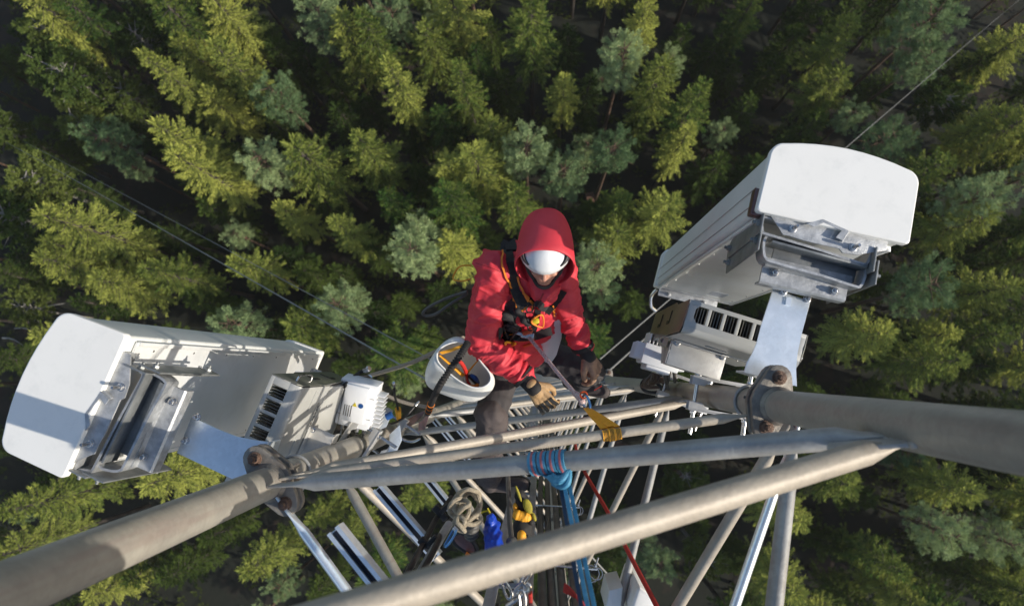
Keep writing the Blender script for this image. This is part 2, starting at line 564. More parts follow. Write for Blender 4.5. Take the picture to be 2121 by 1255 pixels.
# ------------------------------------------------------------------ lattice tower
LX, LY = -0.981, -0.404
RX, RY = 0.846, -0.1265
TX, TY = 0.172, -1.848
LEG_R = 0.057
def leg(which, d):
    x, y = {'L': (LX, LY), 'R': (RX, RY), 'T': (TX, TY)}[which]
    return Vector((x, y, H - d))
FACE_U = (leg('R', 0) - leg('L', 0)).normalized()          # along the front face
FACE_N = Vector((FACE_U.y, -FACE_U.x, 0))                  # towards the inside of the tower
def F(px, py, off=0.0):
    """Point where the pixel's ray meets the front face plane (moved inwards by off)."""
    r = ray(px, py)
    o = leg('L', 0) + FACE_N * off
    t = (o - CAM).dot(FACE_N) / r.dot(FACE_N)
    return CAM + r * t
def depth_at(which, px):
    x = {'L': LX, 'R': RX, 'T': TX}[which]
    return x * FPX / (px - NX)

tower = thing('lattice_tower', 'tall three-legged galvanised lattice tower the worker is climbing, thick round legs and tube braces', 'tower', (0.0, -0.8, 0))

def flange_outline(c, ax, ay, rlobe, dist, rc, n=7):
    """Oval two-lobed plate outline: lobes at +-dist along ay, waist rc."""
    pts = []
    def arc(ctr, r, a0, a1, n):
        for i in range(n):
            a = a0 + (a1 - a0) * i / (n - 1)
            pts.append(c + ax * (ctr[0] + r * math.cos(a)) + ay * (ctr[1] + r * math.sin(a)))
    arc((0, dist), rlobe, math.radians(20), math.radians(160), n)
    arc((0, 0), rc, math.radians(165), math.radians(195), 4)
    arc((0, -dist), rlobe, math.radians(200), math.radians(340), n)
    arc((0, 0), rc, math.radians(-15), math.radians(15), 4)
    return pts

for which, angs in (('L', None), ('R', None), ('T', None)):
    mb = MB()
    a, b = leg(which, 62), leg(which, -1.6)
    mb.tube(a, b, LEG_R, n=40)
    # weld collars where the braces meet the leg
    lg = obj('leg', mb, 'galv_leg', tower)
    fl_d = 2.50
    for k in range(-1, 7):
        d = fl_d + 6.0 * k
        if d < -1:
            continue
        c = leg(which, d)
        if which == 'R':
            b1, b2 = P(1609, 782, d), P(1582, 884, d)
        elif which == 'L':
            b1, b2 = P(534, 948, d), P(596, 1040, d)
        else:
            b1, b2 = c + Vector((0.095, 0.02, 0)), c + Vector((-0.095, -0.02, 0))
        if k != 0:
            off0 = (leg(which, d) - leg(which, fl_d))
            if which == 'R':
                b1, b2 = P(1609, 782, fl_d) + off0, P(1582, 884, fl_d) + off0
            elif which == 'L':
                b1, b2 = P(534, 948, fl_d) + off0, P(596, 1040, fl_d) + off0
        ay = (b1 - b2).normalized()
        ax = ay.cross(UP)
        mid = (b1 + b2) / 2
        mb = MB()
        hw = (b1 - b2).length / 2
        out = flange_outline(mid, ax, ay, 0.046, hw, 0.073)
        for zz, th in ((0.0, 0.026), (-0.0285, -0.026)):
            mb.prism([p + UP * zz for p in out], UP * th, bevel=0.004)
        # stiffener ribs along the leg above and below the plates
        for sg in ((1, -1) if which == 'T' else (-1,)):
            for q in (ax, -ax):
                o = c + UP * (0.026 if sg > 0 else -0.0545)
                mb.prism([o + q * 0.054 - ay * 0.005, o + q * 0.105 - ay * 0.005, o + q * 0.054 - ay * 0.005 + UP * sg * 0.11], ay * 0.010, bevel=0.0015)
        mb.lathe([(LEG_R + 0.001, 0), (LEG_R + 0.012, 0.002), (LEG_R + 0.008, 0.008), (LEG_R + 0.001, 0.018)], c + UP * 0.026, UP, 30)
        fl = obj('flange', mb, 'flange', lg)
        for p in (b1, b2):
            mb = MB()
            mb.bolt(p + UP * 0.026, UP, 0.021, 0.022, shank=0.018)
            obj('bolt', mb, 'rust', lg)
            mb = MB()
            mb.bolt(p - UP * 0.0545, -UP, 0.021, 0.022, shank=0.03)
            obj('nut', mb, 'rust', lg)

BR = 0.0225
def brace(p, q, r=BR, m='galv', flat=0.07, gus=True, name='brace'):
    """A tube with flattened ends and a welded gusset tongue at each end."""
    p, q = Vector(p), Vector(q)
    d = (q - p).normalized()
    mb = MB()
    L_ = (q - p).length
    n = 18
    side = d.cross(UP)
    if side.length < 1e-3:
        side = Vector((1, 0, 0))
    side.normalize()
    nrm = side.cross(d)
    rings = []
    for s, wa, wb in ((0.0, 1.25, 0.22), (0.02, 1.3, 0.24), (flat * 0.8, 1.22, 0.4), (flat * 1.6, 1.0, 1.0)):
        rings.append((s, wa, wb))
    seq = [(s, wa, wb) for s, wa, wb in rings] + [(L_ - s, wa, wb) for s, wa, wb in reversed(rings)]
    if gus:
        mb.loft([[p + d * s + side * (math.cos(2 * math.pi * i / n) * r * wb) + nrm * (math.sin(2 * math.pi * i / n) * r * wa) for i in range(n)] for s, wa, wb in seq])
        for e, dd in ((p, d), (q, -d)):
            mb.box(e - dd * 0.010, (dd, nrm, side), (0.12, r * 2.1, 0.009), 0.002)
    else:
        mb.tube(p, q, r, n=n)
    return obj(name, mb, m, tower)

def toward(p, q, r):
    return p + (q - p).normalized() * r

# braces of the front face, taken where they stand in that face
RG = LEG_R + 0.05
def front(za, zb, r=BR, m='galv', la='L', lb='R', name='brace'):
    a, b = leg(la, za), leg(lb, zb)
    return brace(toward(a, b, RG), toward(b, a, RG), r, m, name=name)

# the near diagonal that crosses the foreground, and the one below it
pA = P(1862, 916, 1.62)
pB = P(430, 1353, 0.95)
brace(pA, pB, 0.0285, 'galv_tan')
pL = P(598, 1003, 2.32)
brace(pL, P(1840, 899, 1.66), 0.0285, 'galv')
brace(P(622, 986, 2.46), P(1560, 858, 2.56), 0.0190, 'galv_tan', name='crossbar')
brace(P(628, 980, 2.54), P(1424, 834, 3.80), 0.0225, 'galv_tan')
# further down: zigzag with a node every 2.3 m, plus the pixel-placed pair by the worker
brace(P(836, 899, 4.75), P(1436, 822, 3.85), 0.0225, 'galv')
brace(P(890, 862, 4.95), P(1318, 808, 6.15), 0.0225, 'galv')
brace(P(893, 858, 5.05), P(1330, 804, 5.9), 0.019, 'galv_tan', name='crossbar')
z = 4.95
zr = 6.15
zl = 7.2
k = 0
while zl < 24:
    front(zl, zr, m='galv_tan' if k % 2 else 'galv')
    front(zl, zr + 2.25, m='galv' if k % 2 else 'galv_tan')
    front((zl + 0.05), zl + 0.05, r=0.018, name='crossbar')
    front((zl + 1.1), zl + 1.1, r=0.018, name='crossbar')
    zr += 2.25
    zl += 2.25
    k += 1
# right-hand face (right leg to rear leg)
zR, zT = 2.31, 1.22
k = 0
while zR < 24:
    front(zR, zT, m='galv', la='R', lb='T', r=0.024 if k == 0 else BR)
    front(zR, zT + 2.15, m='galv_tan', la='R', lb='T')
    if k == 0:
        front(zR - 0.05, zR - 0.08, m='zinc', la='R', lb='T', r=0.016, name='crossbar')
    zR += 2.12
    zT += 2.15
    k += 1
# left-hand face
zR, zT = 3.24, 2.45
k = 0
while zR < 24:
    front(zR, zT, m='galv_leg', la='L', lb='T')
    front(zR, zT + 1.75, m='galv_tan', la='L', lb='T')
    zR += 2.15
    zT += 2.15
    k += 1
front(2.48, 2.46, m='zinc', la='L', lb='T', r=0.019, name='crossbar')
# gusset plates welded to the legs at the near nodes
for which, dd_, sg, off in (('R', 1.63, -1, 0.02), ('R', 3.82, -1, 0.02), ('L', 4.85, 1, 0.02)):
    c = leg(which, dd_)
    mb = MB()
    e = FACE_U * sg
    o = c + FACE_N * off
    mb.prism([o + e * 0.05 + UP * 0.11, o + e * 0.16 + UP * 0.06, o + e * 0.19, o + e * 0.16 - UP * 0.06, o + e * 0.05 - UP * 0.11], FACE_N * 0.010, 0.002)
    for q in range(9):
        z_ = 0.11 - q * 0.0275
        mb.sphere(c + FACE_N * (off + 0.005) + e * 0.052 + UP * z_, 0.011, 0.8, 0.9, 1.4, 8)
    obj('gusset', mb, 'galv', tower)
# braces above the camera (they stand in the sun's way and stripe the legs)
front(0.25, -0.9, m='galv')
front(-0.55, -1.1, m='galv', la='R', lb='T')
# everything further down in one piece
mb = MB()
zl = 24.5
while zl < 61:
    for a, b in (('L', 'R'), ('R', 'T'), ('L', 'T')):
        mb.tube(leg(a, zl), leg(b, zl + 1.1), BR, n=8)
        mb.tube(leg(b, zl + 1.1), leg(a, zl + 2.2), BR, n=8)
        mb.tube(leg(a, zl), leg(b, zl), BR * 0.8, n=8)
    zl += 2.2
obj('lower_lattice', mb, 'galv', tower, stuff=True)

# foot of the tower on its concrete block
mb = MB()
mb.box((-0.1, -0.8, 0.3), (Vector((1, 0, 0)), Vector((0, 1, 0)), UP), (4.2, 4.2, 1.2), 0.05)
obj('concrete_foot', mb, mat('concrete', (0.3, 0.29, 0.27), 0.9, 0, (0.22, 0.21, 0.2), 2), tower)

# U-section steel members fixed across the left face
def channel(p, q, w=0.043, h=0.048):
    p, q = Vector(p), Vector(q)
    d = (q - p).normalized()
    s = d.cross(UP).normalized()
    u = s.cross(d)
    mb = MB()
    t = 0.0035
    prof = [(-w / 2, -h / 2), (w / 2, -h / 2), (w / 2, h / 2), (w / 2 - 0.0125, h / 2), (w / 2 - 0.0125, h / 2 - t), (w / 2 - t, h / 2 - t), (w / 2 - t, -h / 2 + t),
            (-w / 2 + t, -h / 2 + t), (-w / 2 + t, h / 2 - t), (-w / 2 + 0.0125, h / 2 - t), (-w / 2 + 0.0125, h / 2), (-w / 2, h / 2)]
    mb.loft([[e + s * a + u * b for a, b in prof] for e in (p, q)])
    cb_ = obj('channel_bar', mb, 'zinc', tower)
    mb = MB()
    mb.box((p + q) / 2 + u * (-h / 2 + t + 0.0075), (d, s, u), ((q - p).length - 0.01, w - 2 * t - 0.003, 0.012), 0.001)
    obj('shade_strip', mb, 'darkblue', cb_)  # dark strip added to paint the shade inside the open channel
    return cb_
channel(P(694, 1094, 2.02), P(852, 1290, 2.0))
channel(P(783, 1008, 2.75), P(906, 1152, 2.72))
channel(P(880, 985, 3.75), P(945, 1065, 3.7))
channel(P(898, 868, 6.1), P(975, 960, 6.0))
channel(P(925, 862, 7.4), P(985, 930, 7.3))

# ------------------------------------------------------------------ ladder, cable run
YC = -0.70
def V3(x, y, d):
    return Vector((x, y, H - d))
ladder = thing('ladder', 'narrow galvanised climbing ladder inside the tower beside the feeder cables', 'ladder', (-0.05, YC, 0))
for x in (-0.155, -0.045):
    mb = MB()
    mb.box(V3(x, YC, 31.6), (Vector((1, 0, 0)), Vector((0, 1, 0)), UP), (0.030, 0.045, 60), 0.004)
    mb.box(V3(x + 0.018, YC + 0.024, 31.6), (Vector((1, 0, 0)), Vector((0, 1, 0)), UP), (0.008, 0.006, 60), 0)
    obj('rail', mb, 'galv', ladder)
d = 1.75
mb = MB()
while d < 30:
    if d < 8:
        m1 = MB()
        m1.tube(V3(-0.150, YC, d), V3(-0.050, YC, d), 0.009, n=8)
        obj('rung', m1, 'galv', ladder)
    else:
        mb.tube(V3(-0.150, YC, d), V3(-0.050, YC, d), 0.009, n=8)
    d += 0.28
obj('far_rungs', mb, 'galv', ladder, stuff=True)

CABX = [0.005 + 0.037 * i for i in range(5)]
for i, x in enumerate(CABX):
    mb = MB()
    pts = []
    d = 1.68 if i < 4 else 2.2
    while d < 61:
        pts.append(V3(x + 0.006 * math.sin(d * 1.3 + i), YC - 0.045 + 0.006 * math.sin(d * 0.9 + i * 2), d))
        d += 0.35 if d < 8 else 1.5
    mb.path(pts, 0.0155, n=12)
    o = obj('feeder_cable', mb, 'cable')
    pos = ['nearest the ladder', 'second from the ladder', 'in the middle of the bundle', 'second from the right of its bundle', 'rightmost of its bundle'][i]
    tag(o, 'grey feeder cable running down the tower, ' + pos, 'cable', 'feeder cables down the tower')
cwords = ['lowest in the picture', 'second lowest in the picture', 'third from the bottom of the picture', 'fourth from the bottom of the picture', 'fifth from the bottom of the picture']
for k, (d, sl_) in enumerate(((2.02, 0), (2.62, 0), (3.75, 0), (5.2, 0), (7.2, 0))):
    hg = thing('cable_clamp', 'bright looped steel hanger across the feeder cables, ' + cwords[k], 'cable clamp', V3(0.08, YC, d), 0, 'hangers across the feeder cables')
    mb = MB()
    mb.box(V3(0.085, YC - 0.022, d), (Vector((1, 0.0, 0.25)), Vector((0, 1, 0)), UP), (0.25, 0.004, 0.020), 0.001)
    obj('strap_bar', mb, 'zinc', hg)
    for (cx, r) in ((0.185, 0.030), (0.205, 0.022)):
        mb = MB()
        pts = [V3(cx + r * math.cos(a), YC - 0.04 + r * math.sin(a), d - 0.02) for a in [math.radians(-150 + 30 * q) for q in range(11)]]
        mb.path(pts, 0.0015, flat=0.016, up=UP)
        obj('loop', mb, 'steel', hg)
    mb = MB()
    mb.bolt(V3(0.20, YC - 0.012, d - 0.03), Vector((0.3, 1, 0.4)), 0.007, 0.008, shank=0.03)
    obj('bolt', mb, 'steel', hg)
# ------------------------------------------------------------------ trees
def leaf_mesh(name, quads, mats):
    me = bpy.data.meshes.new(name)
    verts, faces = [], []
    for q in quads:
        b = len(verts)
        verts.extend(q)
        faces.append(tuple(range(b, b + len(q))))
    me.from_pydata(verts, [], faces)
    for m in mats:
        me.materials.append(MT[m])
    return me

def spray(quads, rg, a, d, side, L_, w):
    """a pointed needle spray: one kite and a smaller crossing one"""
    nrm = d.cross(side).normalized()
    up1 = (side + nrm * rg.uniform(-0.5, 0.5)).normalized()
    quads.append((a, a + d * L_ * 0.4 + up1 * w, a + d * L_ + nrm * rg.uniform(-0.05, 0.05), a + d * L_ * 0.45 - up1 * w))

def spruce(seed, Ht=18.0, Rm=2.1, base=0.22, sparse=0.0):
    rg = random.Random(seed)
    quads, wood = [], MB()
    z = Ht - 0.1
    zb = Ht * base
    first = 0.30
    ph = rg.random() * 6
    lean = Vector((rg.uniform(-0.02, 0.02), rg.uniform(-0.02, 0.02), 0))
    # leader shoot
    for i in range(22):
        a = Vector((0, 0, Ht - 0.9 * rg.random() ** 0.8))
        an = rg.random() * 6.28
        d = Vector((math.cos(an), math.sin(an), 1.1)).normalized()
        spray(quads, rg, a, d, UP.cross(d).normalized(), rg.uniform(0.2, 0.35), 0.035)
    z = Ht - 0.35
    while z > zb:
        t = (Ht - z) / (Ht - zb)
        rad = Rm * min(1.0, 0.12 + 1.55 * t ** 0.85) * (1 - 0.35 * max(0, t - 0.55) / 0.45)
        nb = rg.choice((5, 6, 6, 7)) if t < 0.75 else rg.choice((4, 5, 6))
        ph += 0.9 + rg.random() * 0.5
        for j in range(nb):
            if rg.random() < sparse + 0.06:
                continue
            an = ph + j * 6.283 / nb + rg.uniform(-0.22, 0.22)
            Lb = rad * rg.uniform(0.68, 1.15)
            rise = 0.50 * (1 - t * 1.9) if t < 0.5 else 0.02
            droop = 0.12 + 0.42 * t
            o = Vector((math.cos(an), math.sin(an), 0))
            s0 = Vector((-o.y, o.x, 0))
            bz = z + rg.uniform(-0.12, 0.12)
            def bp(s):
                return lean * (bz * 0.5) + Vector((0, 0, bz)) + o * (Lb * s) + UP * (Lb * (rise * s - droop * s * s + 0.16 * s ** 4))
            if t > 0.06:
                wood.path([bp(0), bp(0.35), bp(0.7), bp(0.96)], [0.035 + 0.01 * Lb, 0.025, 0.016, 0.006], n=4, caps=False)
            step = 0.105
            n = max(3, int(Lb / step))
            for i in range(n + 1):
                s = (i + 0.6) / (n + 0.6)
                if s < 0.12:
                    continue
                p = bp(s)
                fw = (bp(min(1.0, s + 0.08)) - bp(s - 0.08)).normalized()
                tl = (0.22 + 0.30 * Lb * (1 - s) * (0.4 + s)) * rg.uniform(0.75, 1.2)
                tl = min(tl, 0.75)
                for sg in (-1, 1):
                    d = (fw * rg.uniform(0.65, 0.95) + s0 * sg * 0.85 + UP * rg.uniform(-0.45, 0.10)).normalized()
                    nseg = max(1, int(tl / 0.2))
                    for q in range(nseg):
                        a = p + d * (tl * q / nseg)
                        dd = (d + s0 * sg * rg.uniform(-0.25, 0.25) + UP * rg.uniform(-0.25, 0.2) + fw * rg.uniform(0, 0.3)).normalized()
                        spray(quads, rg, a, dd, fw.cross(UP).cross(dd).normalized() if rg.random() < 0.25 else dd.cross(UP).normalized(), rg.uniform(0.22, 0.34), rg.uniform(0.030, 0.046))
                # top and hanging tufts
                if rg.random() < 0.6:
                    dd = (fw * 0.7 + UP * rg.uniform(0.15, 0.5) + s0 * rg.uniform(-0.4, 0.4)).normalized()
                    spray(quads, rg, p, dd, dd.cross(UP).normalized(), rg.uniform(0.18, 0.28), 0.045)
                if rg.random() < 0.55:
                    dd = (fw * 0.25 - UP + s0 * rg.uniform(-0.3, 0.3)).normalized()
                    spray(quads, rg, p, dd, fw, rg.uniform(0.2, 0.4), 0.05)
            spray(quads, rg, bp(0.93), (bp(1.0) - bp(0.9)).normalized(), s0, 0.38, 0.06)
        z -= rg.uniform(0.34, 0.46) * (1 + 0.5 * t)
    wood.path([Vector((0, 0, -0.3)), Vector((0, 0, Ht * 0.35)) + lean * Ht * 0.17, Vector((0, 0, Ht * 0.75)) + lean * Ht * 0.37, Vector((0, 0, Ht - 0.2)) + lean * Ht * 0.5], [0.22, 0.17, 0.09, 0.015], n=8)
    return quads, wood

def pine(seed, Ht=17.0, Rm=2.2, ch=5.5, nq=70, blade=0.20, bw=0.017, droop=0.0):
    """rounded crown of tufts carried on rising limbs"""
    rg = random.Random(seed)
    quads, wood = [], MB()
    lean = Vector((rg.uniform(-0.4, 0.4), rg.uniform(-0.4, 0.4), 0))
    trunk = [Vector((0, 0, -0.3)), Vector((0, 0, Ht * 0.5)) + lean * 0.4, Vector((0, 0, Ht - 1.2)) + lean]
    wood.path(trunk, [0.2, 0.14, 0.04], n=8, sub=4)
    nl = 34
    for i in range(nl):
        t = (i + 0.5) / nl
        z = Ht - 0.7 - ch * t
        an = i * 2.399 + rg.uniform(-0.4, 0.4)
        rr = Rm * (math.sin(math.pi * min(1, 0.16 + 0.66 * t)) ** 0.7) * rg.uniform(0.65, 1.1)
        o = Vector((math.cos(an), math.sin(an), 0))
        s0 = Vector((-o.y, o.x, 0))
        a = Vector((0, 0, z - 0.35)) + lean * (z / Ht)
        b = a + o * rr * 0.55 + UP * rr * (0.25 - droop)
        c = a + o * rr + UP * rr * (0.55 - 0.5 * t - droop)
        wood.path([a, b, c], [0.05, 0.03, 0.01], n=4, sub=2, caps=False)
        nt_ = max(3, int(rr * 4.6))
        for k in range(nt_):
            s = 0.35 + 0.65 * (k + rg.random()) / nt_
            p = (a.lerp(b, min(1, s * 2)) if s < 0.5 else b.lerp(c, s * 2 - 1))
            p = p + s0 * rg.uniform(-0.45, 0.45) * rr * s * 0.9 + UP * rg.uniform(-0.15, 0.3)
            ax = (o * 0.8 + UP * 0.7 + s0 * rg.uniform(-0.8, 0.8)).normalized()
            tr = rg.uniform(0.75, 1.25)
            for q in range(nq):
                u, v, w = rg.gauss(0, 1), rg.gauss(0, 1), rg.gauss(0, 1)
                d = (Vector((u, v, w)).normalized() + ax * 0.75)
                d.normalize()
                st = p + d * rg.uniform(0.0, 0.14) + ax * rg.uniform(-0.22, 0.10)
                sd = d.orthogonal().normalized()
                sd.rotate(Quaternion(d, rg.random() * 6.28))
                l = blade * tr * rg.uniform(0.7, 1.2)
                quads.append((st, st + d * l * 0.5 + sd * bw, st + d * l, st + d * l * 0.5 - sd * bw))
    return quads, wood

def dead_tree(seed, Ht=14):
    rg = random.Random(seed)
    wood = MB()
    bend = Vector((rg.uniform(-2.4, -1.6), rg.uniform(0.8, 1.8), 0))
    pts = [Vector((0, 0, -0.2)), Vector((0.2, 0, Ht * 0.4)), Vector((0.1, 0.1, Ht * 0.75)) + bend * 0.25, Vector((0, 0, Ht)) + bend]
    wood.path(pts, [0.16, 0.12, 0.08, 0.03], n=7, sub=5)
    return [], wood

KINDS = {}
def make_kind(key, gen, mats, crown_mat):
    q, w = gen
    crown = leaf_mesh('crown', q, [crown_mat]) if q else None
    wm = bpy.data.meshes.new('trunk')
    w.bm.to_mesh(wm)
    w.bm.free()
    wm.materials.append(MT[mats])
    for p in wm.polygons:
        p.use_smooth = True
    KINDS[key] = (crown, wm)
# key: (height it was grown at)
for i, (ht, rm, bs) in enumerate(((18, 2.1, 0.42), (18, 1.85, 0.45), (17, 2.25, 0.46), (18, 1.65, 0.40), (16, 2.25, 0.44))):
    make_kind(('s', i), spruce(11 + i, ht, rm, bs, 0.05 * (i == 2)), 'bark', 'leaf_s')
for i in range(3):
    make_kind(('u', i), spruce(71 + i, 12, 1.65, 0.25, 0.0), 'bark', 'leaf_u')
for i, (ht, rm, ch) in enumerate(((17, 1.9, 4.4), (16.5, 1.65, 3.8), (17, 2.15, 5.2), (17, 1.8, 4.8))):
    make_kind(('p', i), pine(31 + i, ht, rm, ch), 'barkpine', 'leaf_p')
for i, (ht, rm, ch) in enumerate(((16, 2.3, 5.0), (15, 2.6, 4.5))):
    make_kind(('d', i), pine(51 + i, ht, rm, ch, 34, 0.26, 0.06, 0.05), 'birch', 'leaf_d')
GROWN = {'u': (12, 12, 12), 's': (18, 18, 17, 18, 16), 'p': (17, 16.5, 17, 17), 'd': (16, 15)}

TREES = """
30 -30 s 43;110 -15 s 44;55 40 d 47;85 120 d 46;290 108 s 42;318 -18 s 43;425 -18 s 43.5;365 82 s 46;437 88 s 42.5;545 165 p 44;
190 262 p 46;318 255 s 42;352 318 s 42;515 325 p 43.5;605 295 s 43;425 195 s 47;640 0 p 44;700 30 s 44;745 22 s 43;800 125 s 41.5;
805 -10 p 45;930 -40 s 44;880 55 s 46;950 130 s 43;985 95 s 48;1096 -5 s 42;1300 85 p 44;1348 -15 s 44;1382 125 s 43.5;1462 172 s 41.5;
1432 262 s 45;1168 160 s 47;1278 275 p 44;1082 275 p 44;1170 335 p 45;1012 250 s 47;985 312 s 43;922 330 s 45;905 232 s 48;930 395 s 43;
798 400 s 45;738 280 s 43;572 425 s 46;688 455 s 43.5;838 505 p 42;868 480 p 45;935 498 s 44;1065 395 s 44;1288 405 s 46;1385 415 s 44;
1238 540 p 46;1275 480 s 47;1240 700 s 47;478 540 s 44;292 555 s 44;190 580 s 46;75 445 s 40.5;72 535 s 44.5;88 500 s 46;680 620 p 43.5;600 665 s 46;455 665 p 45;
800 730 s 45;20 360 d 49;-10 440 d 48;72 700 s 45;-5 1065 s 40.5;298 1005 s 43;505 1185 s 43.5;850 1040 s 45;750 1215 s 45;700 1120 s 47;-20 1160 s 44;640 1080 s 48;
1570 -20 s 47;1770 40 s 46;1745 150 s 48;1975 -10 p 42;1940 90 p 45;1790 225 p 49;1700 235 s 49;1870 262 p 47;2090 225 s 47;2140 235 s 45;1965 330 s 46;
2085 385 p 44;2055 445 s 45;1980 590 p 42.5;2105 590 s 45;1985 690 s 47;1840 695 s 46;2000 745 s 44;2085 690 s 47;1775 1010 s 46;2030 1025 s 45;1900 940 p 49;
2005 1125 p 45;1880 1190 s 45;1660 1085 s 46;1655 1240 s 45;2120 1140 p 47;1900 1260 s 47;1375 1190 p 48;1340 1140 p 49;
560 90 s 49;480 170 s 49;250 60 d 49;230 175 d 50;130 230 d 49;60 290 s 51;250 340 p 50;140 380 s 51;420 420 s 49;650 400 s 50;760 500 s 49;620 560 s 49;
1040 150 s 50;1030 330 s 49;1130 260 s 51;860 350 s 50;700 220 s 49;1220 160 s 50;1330 230 s 50;1230 430 s 50;1500 60 s 50;1500 330 s 49;1560 200 s 50;1610 120 s 51;
1660 60 s 50;1650 330 s 50;1850 160 s 51;1990 190 d 50;2050 110 s 50;2110 330 s 50;1940 430 s 50;2020 540 s 50;1900 700 s 50;2060 760 s 49;1880 830 s 50;2100 860 s 50;
1820 900 s 51;1700 940 s 51;2090 990 s 51;1950 1220 s 50;2080 1230 s 50;1760 1150 s 50;1800 1270 s 50;1560 1180 s 51;1480 1170 d 51;1430 980 d 52;950 1180 s 51;
560 1020 s 50;420 1120 s 49;330 1200 s 49;180 1240 s 48;260 1120 s 50;80 1000 s 49;40 820 s 51;10 900 s 50;20 640 d 52;150 620 s 50;260 480 s 50;390 620 s 50;
540 700 s 50;700 760 s 50;860 700 s 50;760 640 s 50;940 760 s 51;1080 700 s 51;1200 900 d 53;1040 600 s 51;1000 480 s 51;1150 480 s 52;1320 620 s 51;1260 600 p 50;
1480 480 s 51;1420 560 s 51;1750 560 s 50;1820 480 s 49;1860 580 s 51;1640 740 s 51;1700 820 s 51;100 180 s 50;10 100 s 50;200 20 s 50;390 280 s 49;470 300 s 50;
560 250 s 51;660 130 s 50;840 250 s 50;1010 40 s 51;1180 60 s 51;1420 60 s 50;2130 480 s 49;2130 60 s 48;2150 1000 s 49;-30 250 d 50;-30 560 s 50;-40 740 s 49;
330 30 s 50;500 20 s 50;610 90 s 50;240 250 s 51;140 470 s 51;20 530 s 50;330 480 s 50;480 480 p 50;570 530 s 50;690 560 s 51;820 620 s 51;900 600 s 50
"""
rt = random.Random(77)
def fmt_where(px, py):
    x, y = round(px / PW * 100), round(py / PH * 100)
    h = '%d percent across' % x if 0 <= x <= 100 else ('%d percent beyond the left edge' % -x if x < 0 else '%d percent beyond the right edge' % (x - 100))
    v = '%d percent down the photo' % y if 0 <= y <= 100 else ('%d percent above the photo' % -y if y < 0 else '%d percent below the photo' % (y - 100))
    return h + ', ' + v
seen_lab = set()
def plant(px, py, kind, dtip, idx=None, ht=None):
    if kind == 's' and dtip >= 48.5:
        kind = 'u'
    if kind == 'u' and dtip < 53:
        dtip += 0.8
    tip = P(px, py, dtip)
    gz = 0.5 * noise.noise(((tip.x + 240) / 8 * 0.23, (tip.y + 240) / 8 * 0.23, 0))
    tall = tip.z - gz
    n = len(GROWN[kind])
    i = rt.randrange(n) if idx is None else idx
    g = GROWN[kind][i]
    s = tall / g
    sxy = s * rt.uniform(0.88, 1.12) if tall < 17 else max(0.9, s * 0.9) * rt.uniform(0.9, 1.08)
    sxy = max(sxy, 0.62)
    col = {'u': ('shaded_spruce', 'spruce', 'spruce tree'), 's': ('spruce_tree', 'spruce', 'spruce tree'), 'p': ('pine_tree', 'pine', 'pine tree'), 'd': ('broadleaf_tree', 'broadleaf tree', 'leafy tree')}[kind]
    size = 'tall sunlit' if dtip < 44.6 else ('mid-height' if dtip < 48.5 else 'low shaded')
    tone = {'u': 'shade-darkened green', 's': 'yellow-green', 'p': 'pale grey-green', 'd': 'loose green'}[kind]
    where = fmt_where(px, py)
    lab = '%s %s, %s, %s' % (size, col[1], tone, where) if kind != 'd' else '%s, %s, %s' % (col[1], tone, where)
    t = thing(col[0], lab, col[2], (tip.x, tip.y, gz), rt.random() * 6.283, 'trees of the forest below the tower')
    t.scale = (1, 1, 1)
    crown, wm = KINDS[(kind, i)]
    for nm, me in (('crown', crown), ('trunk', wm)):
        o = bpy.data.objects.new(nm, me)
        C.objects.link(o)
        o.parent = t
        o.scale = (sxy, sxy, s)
    return t
for ln in TREES.replace('\n', '').split(';'):
    if not ln.strip():
        continue
    a, b, k_, d_ = ln.split()
    plant(float(a), float(b), k_, float(d_))
# trees outside the picture that shade its edges
for (a, b, k_, d_) in ((2300, 200, 's', 43), (2330, 420, 's', 42), (2320, 640, 's', 42), (2300, 860, 's', 43), (2330, 1080, 's', 42), (2250, 1290, 's', 44), (2050, 1350, 's', 43), (1800, 1370, 's', 43), (1600, 1380, 's', 44), (1350, 1360, 's', 46), (2240, 330, 'p', 45), (2230, 760, 's', 45), (2460, 550, 's', 42), (2470, 900, 's', 43)):
    plant(a, b, k_, d_)

# young trees and gap fillers under the tall ones
pos = [o.location.copy() for o in C.objects if o.type == 'EMPTY' and 'group' in o and str(o['group']).startswith('trees')]
rf = random.Random(4)
cnt = 0
tries = 0
while cnt < 125 and tries < 6000:
    tries += 1
    px, py = rf.uniform(-150, 2300), rf.uniform(-150, 1400)
    if abs(px - NX) < 260 and 560 < py < 1000:
        continue
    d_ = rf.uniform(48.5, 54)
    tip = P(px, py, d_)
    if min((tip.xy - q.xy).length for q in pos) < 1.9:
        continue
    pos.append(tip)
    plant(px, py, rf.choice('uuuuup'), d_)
    cnt += 1
for k in range(22):
    plant(-150 + k * 112 + rf.uniform(-30, 30), -190 + rf.uniform(-60, 40), rf.choice('sssp'), rf.uniform(43, 46))
    if k % 2 == 0:
        plant(-150 + k * 112 + rf.uniform(-30, 30), -420 + rf.uniform(-60, 40), 's', rf.uniform(43, 46))
for k in range(8):
    plant(-260 + rf.uniform(-60, 30), k * 160, rf.choice('sp'), rf.uniform(43, 46))
    plant(2620 + rf.uniform(-60, 60), -100 + k * 190, 's', rf.uniform(43, 46))
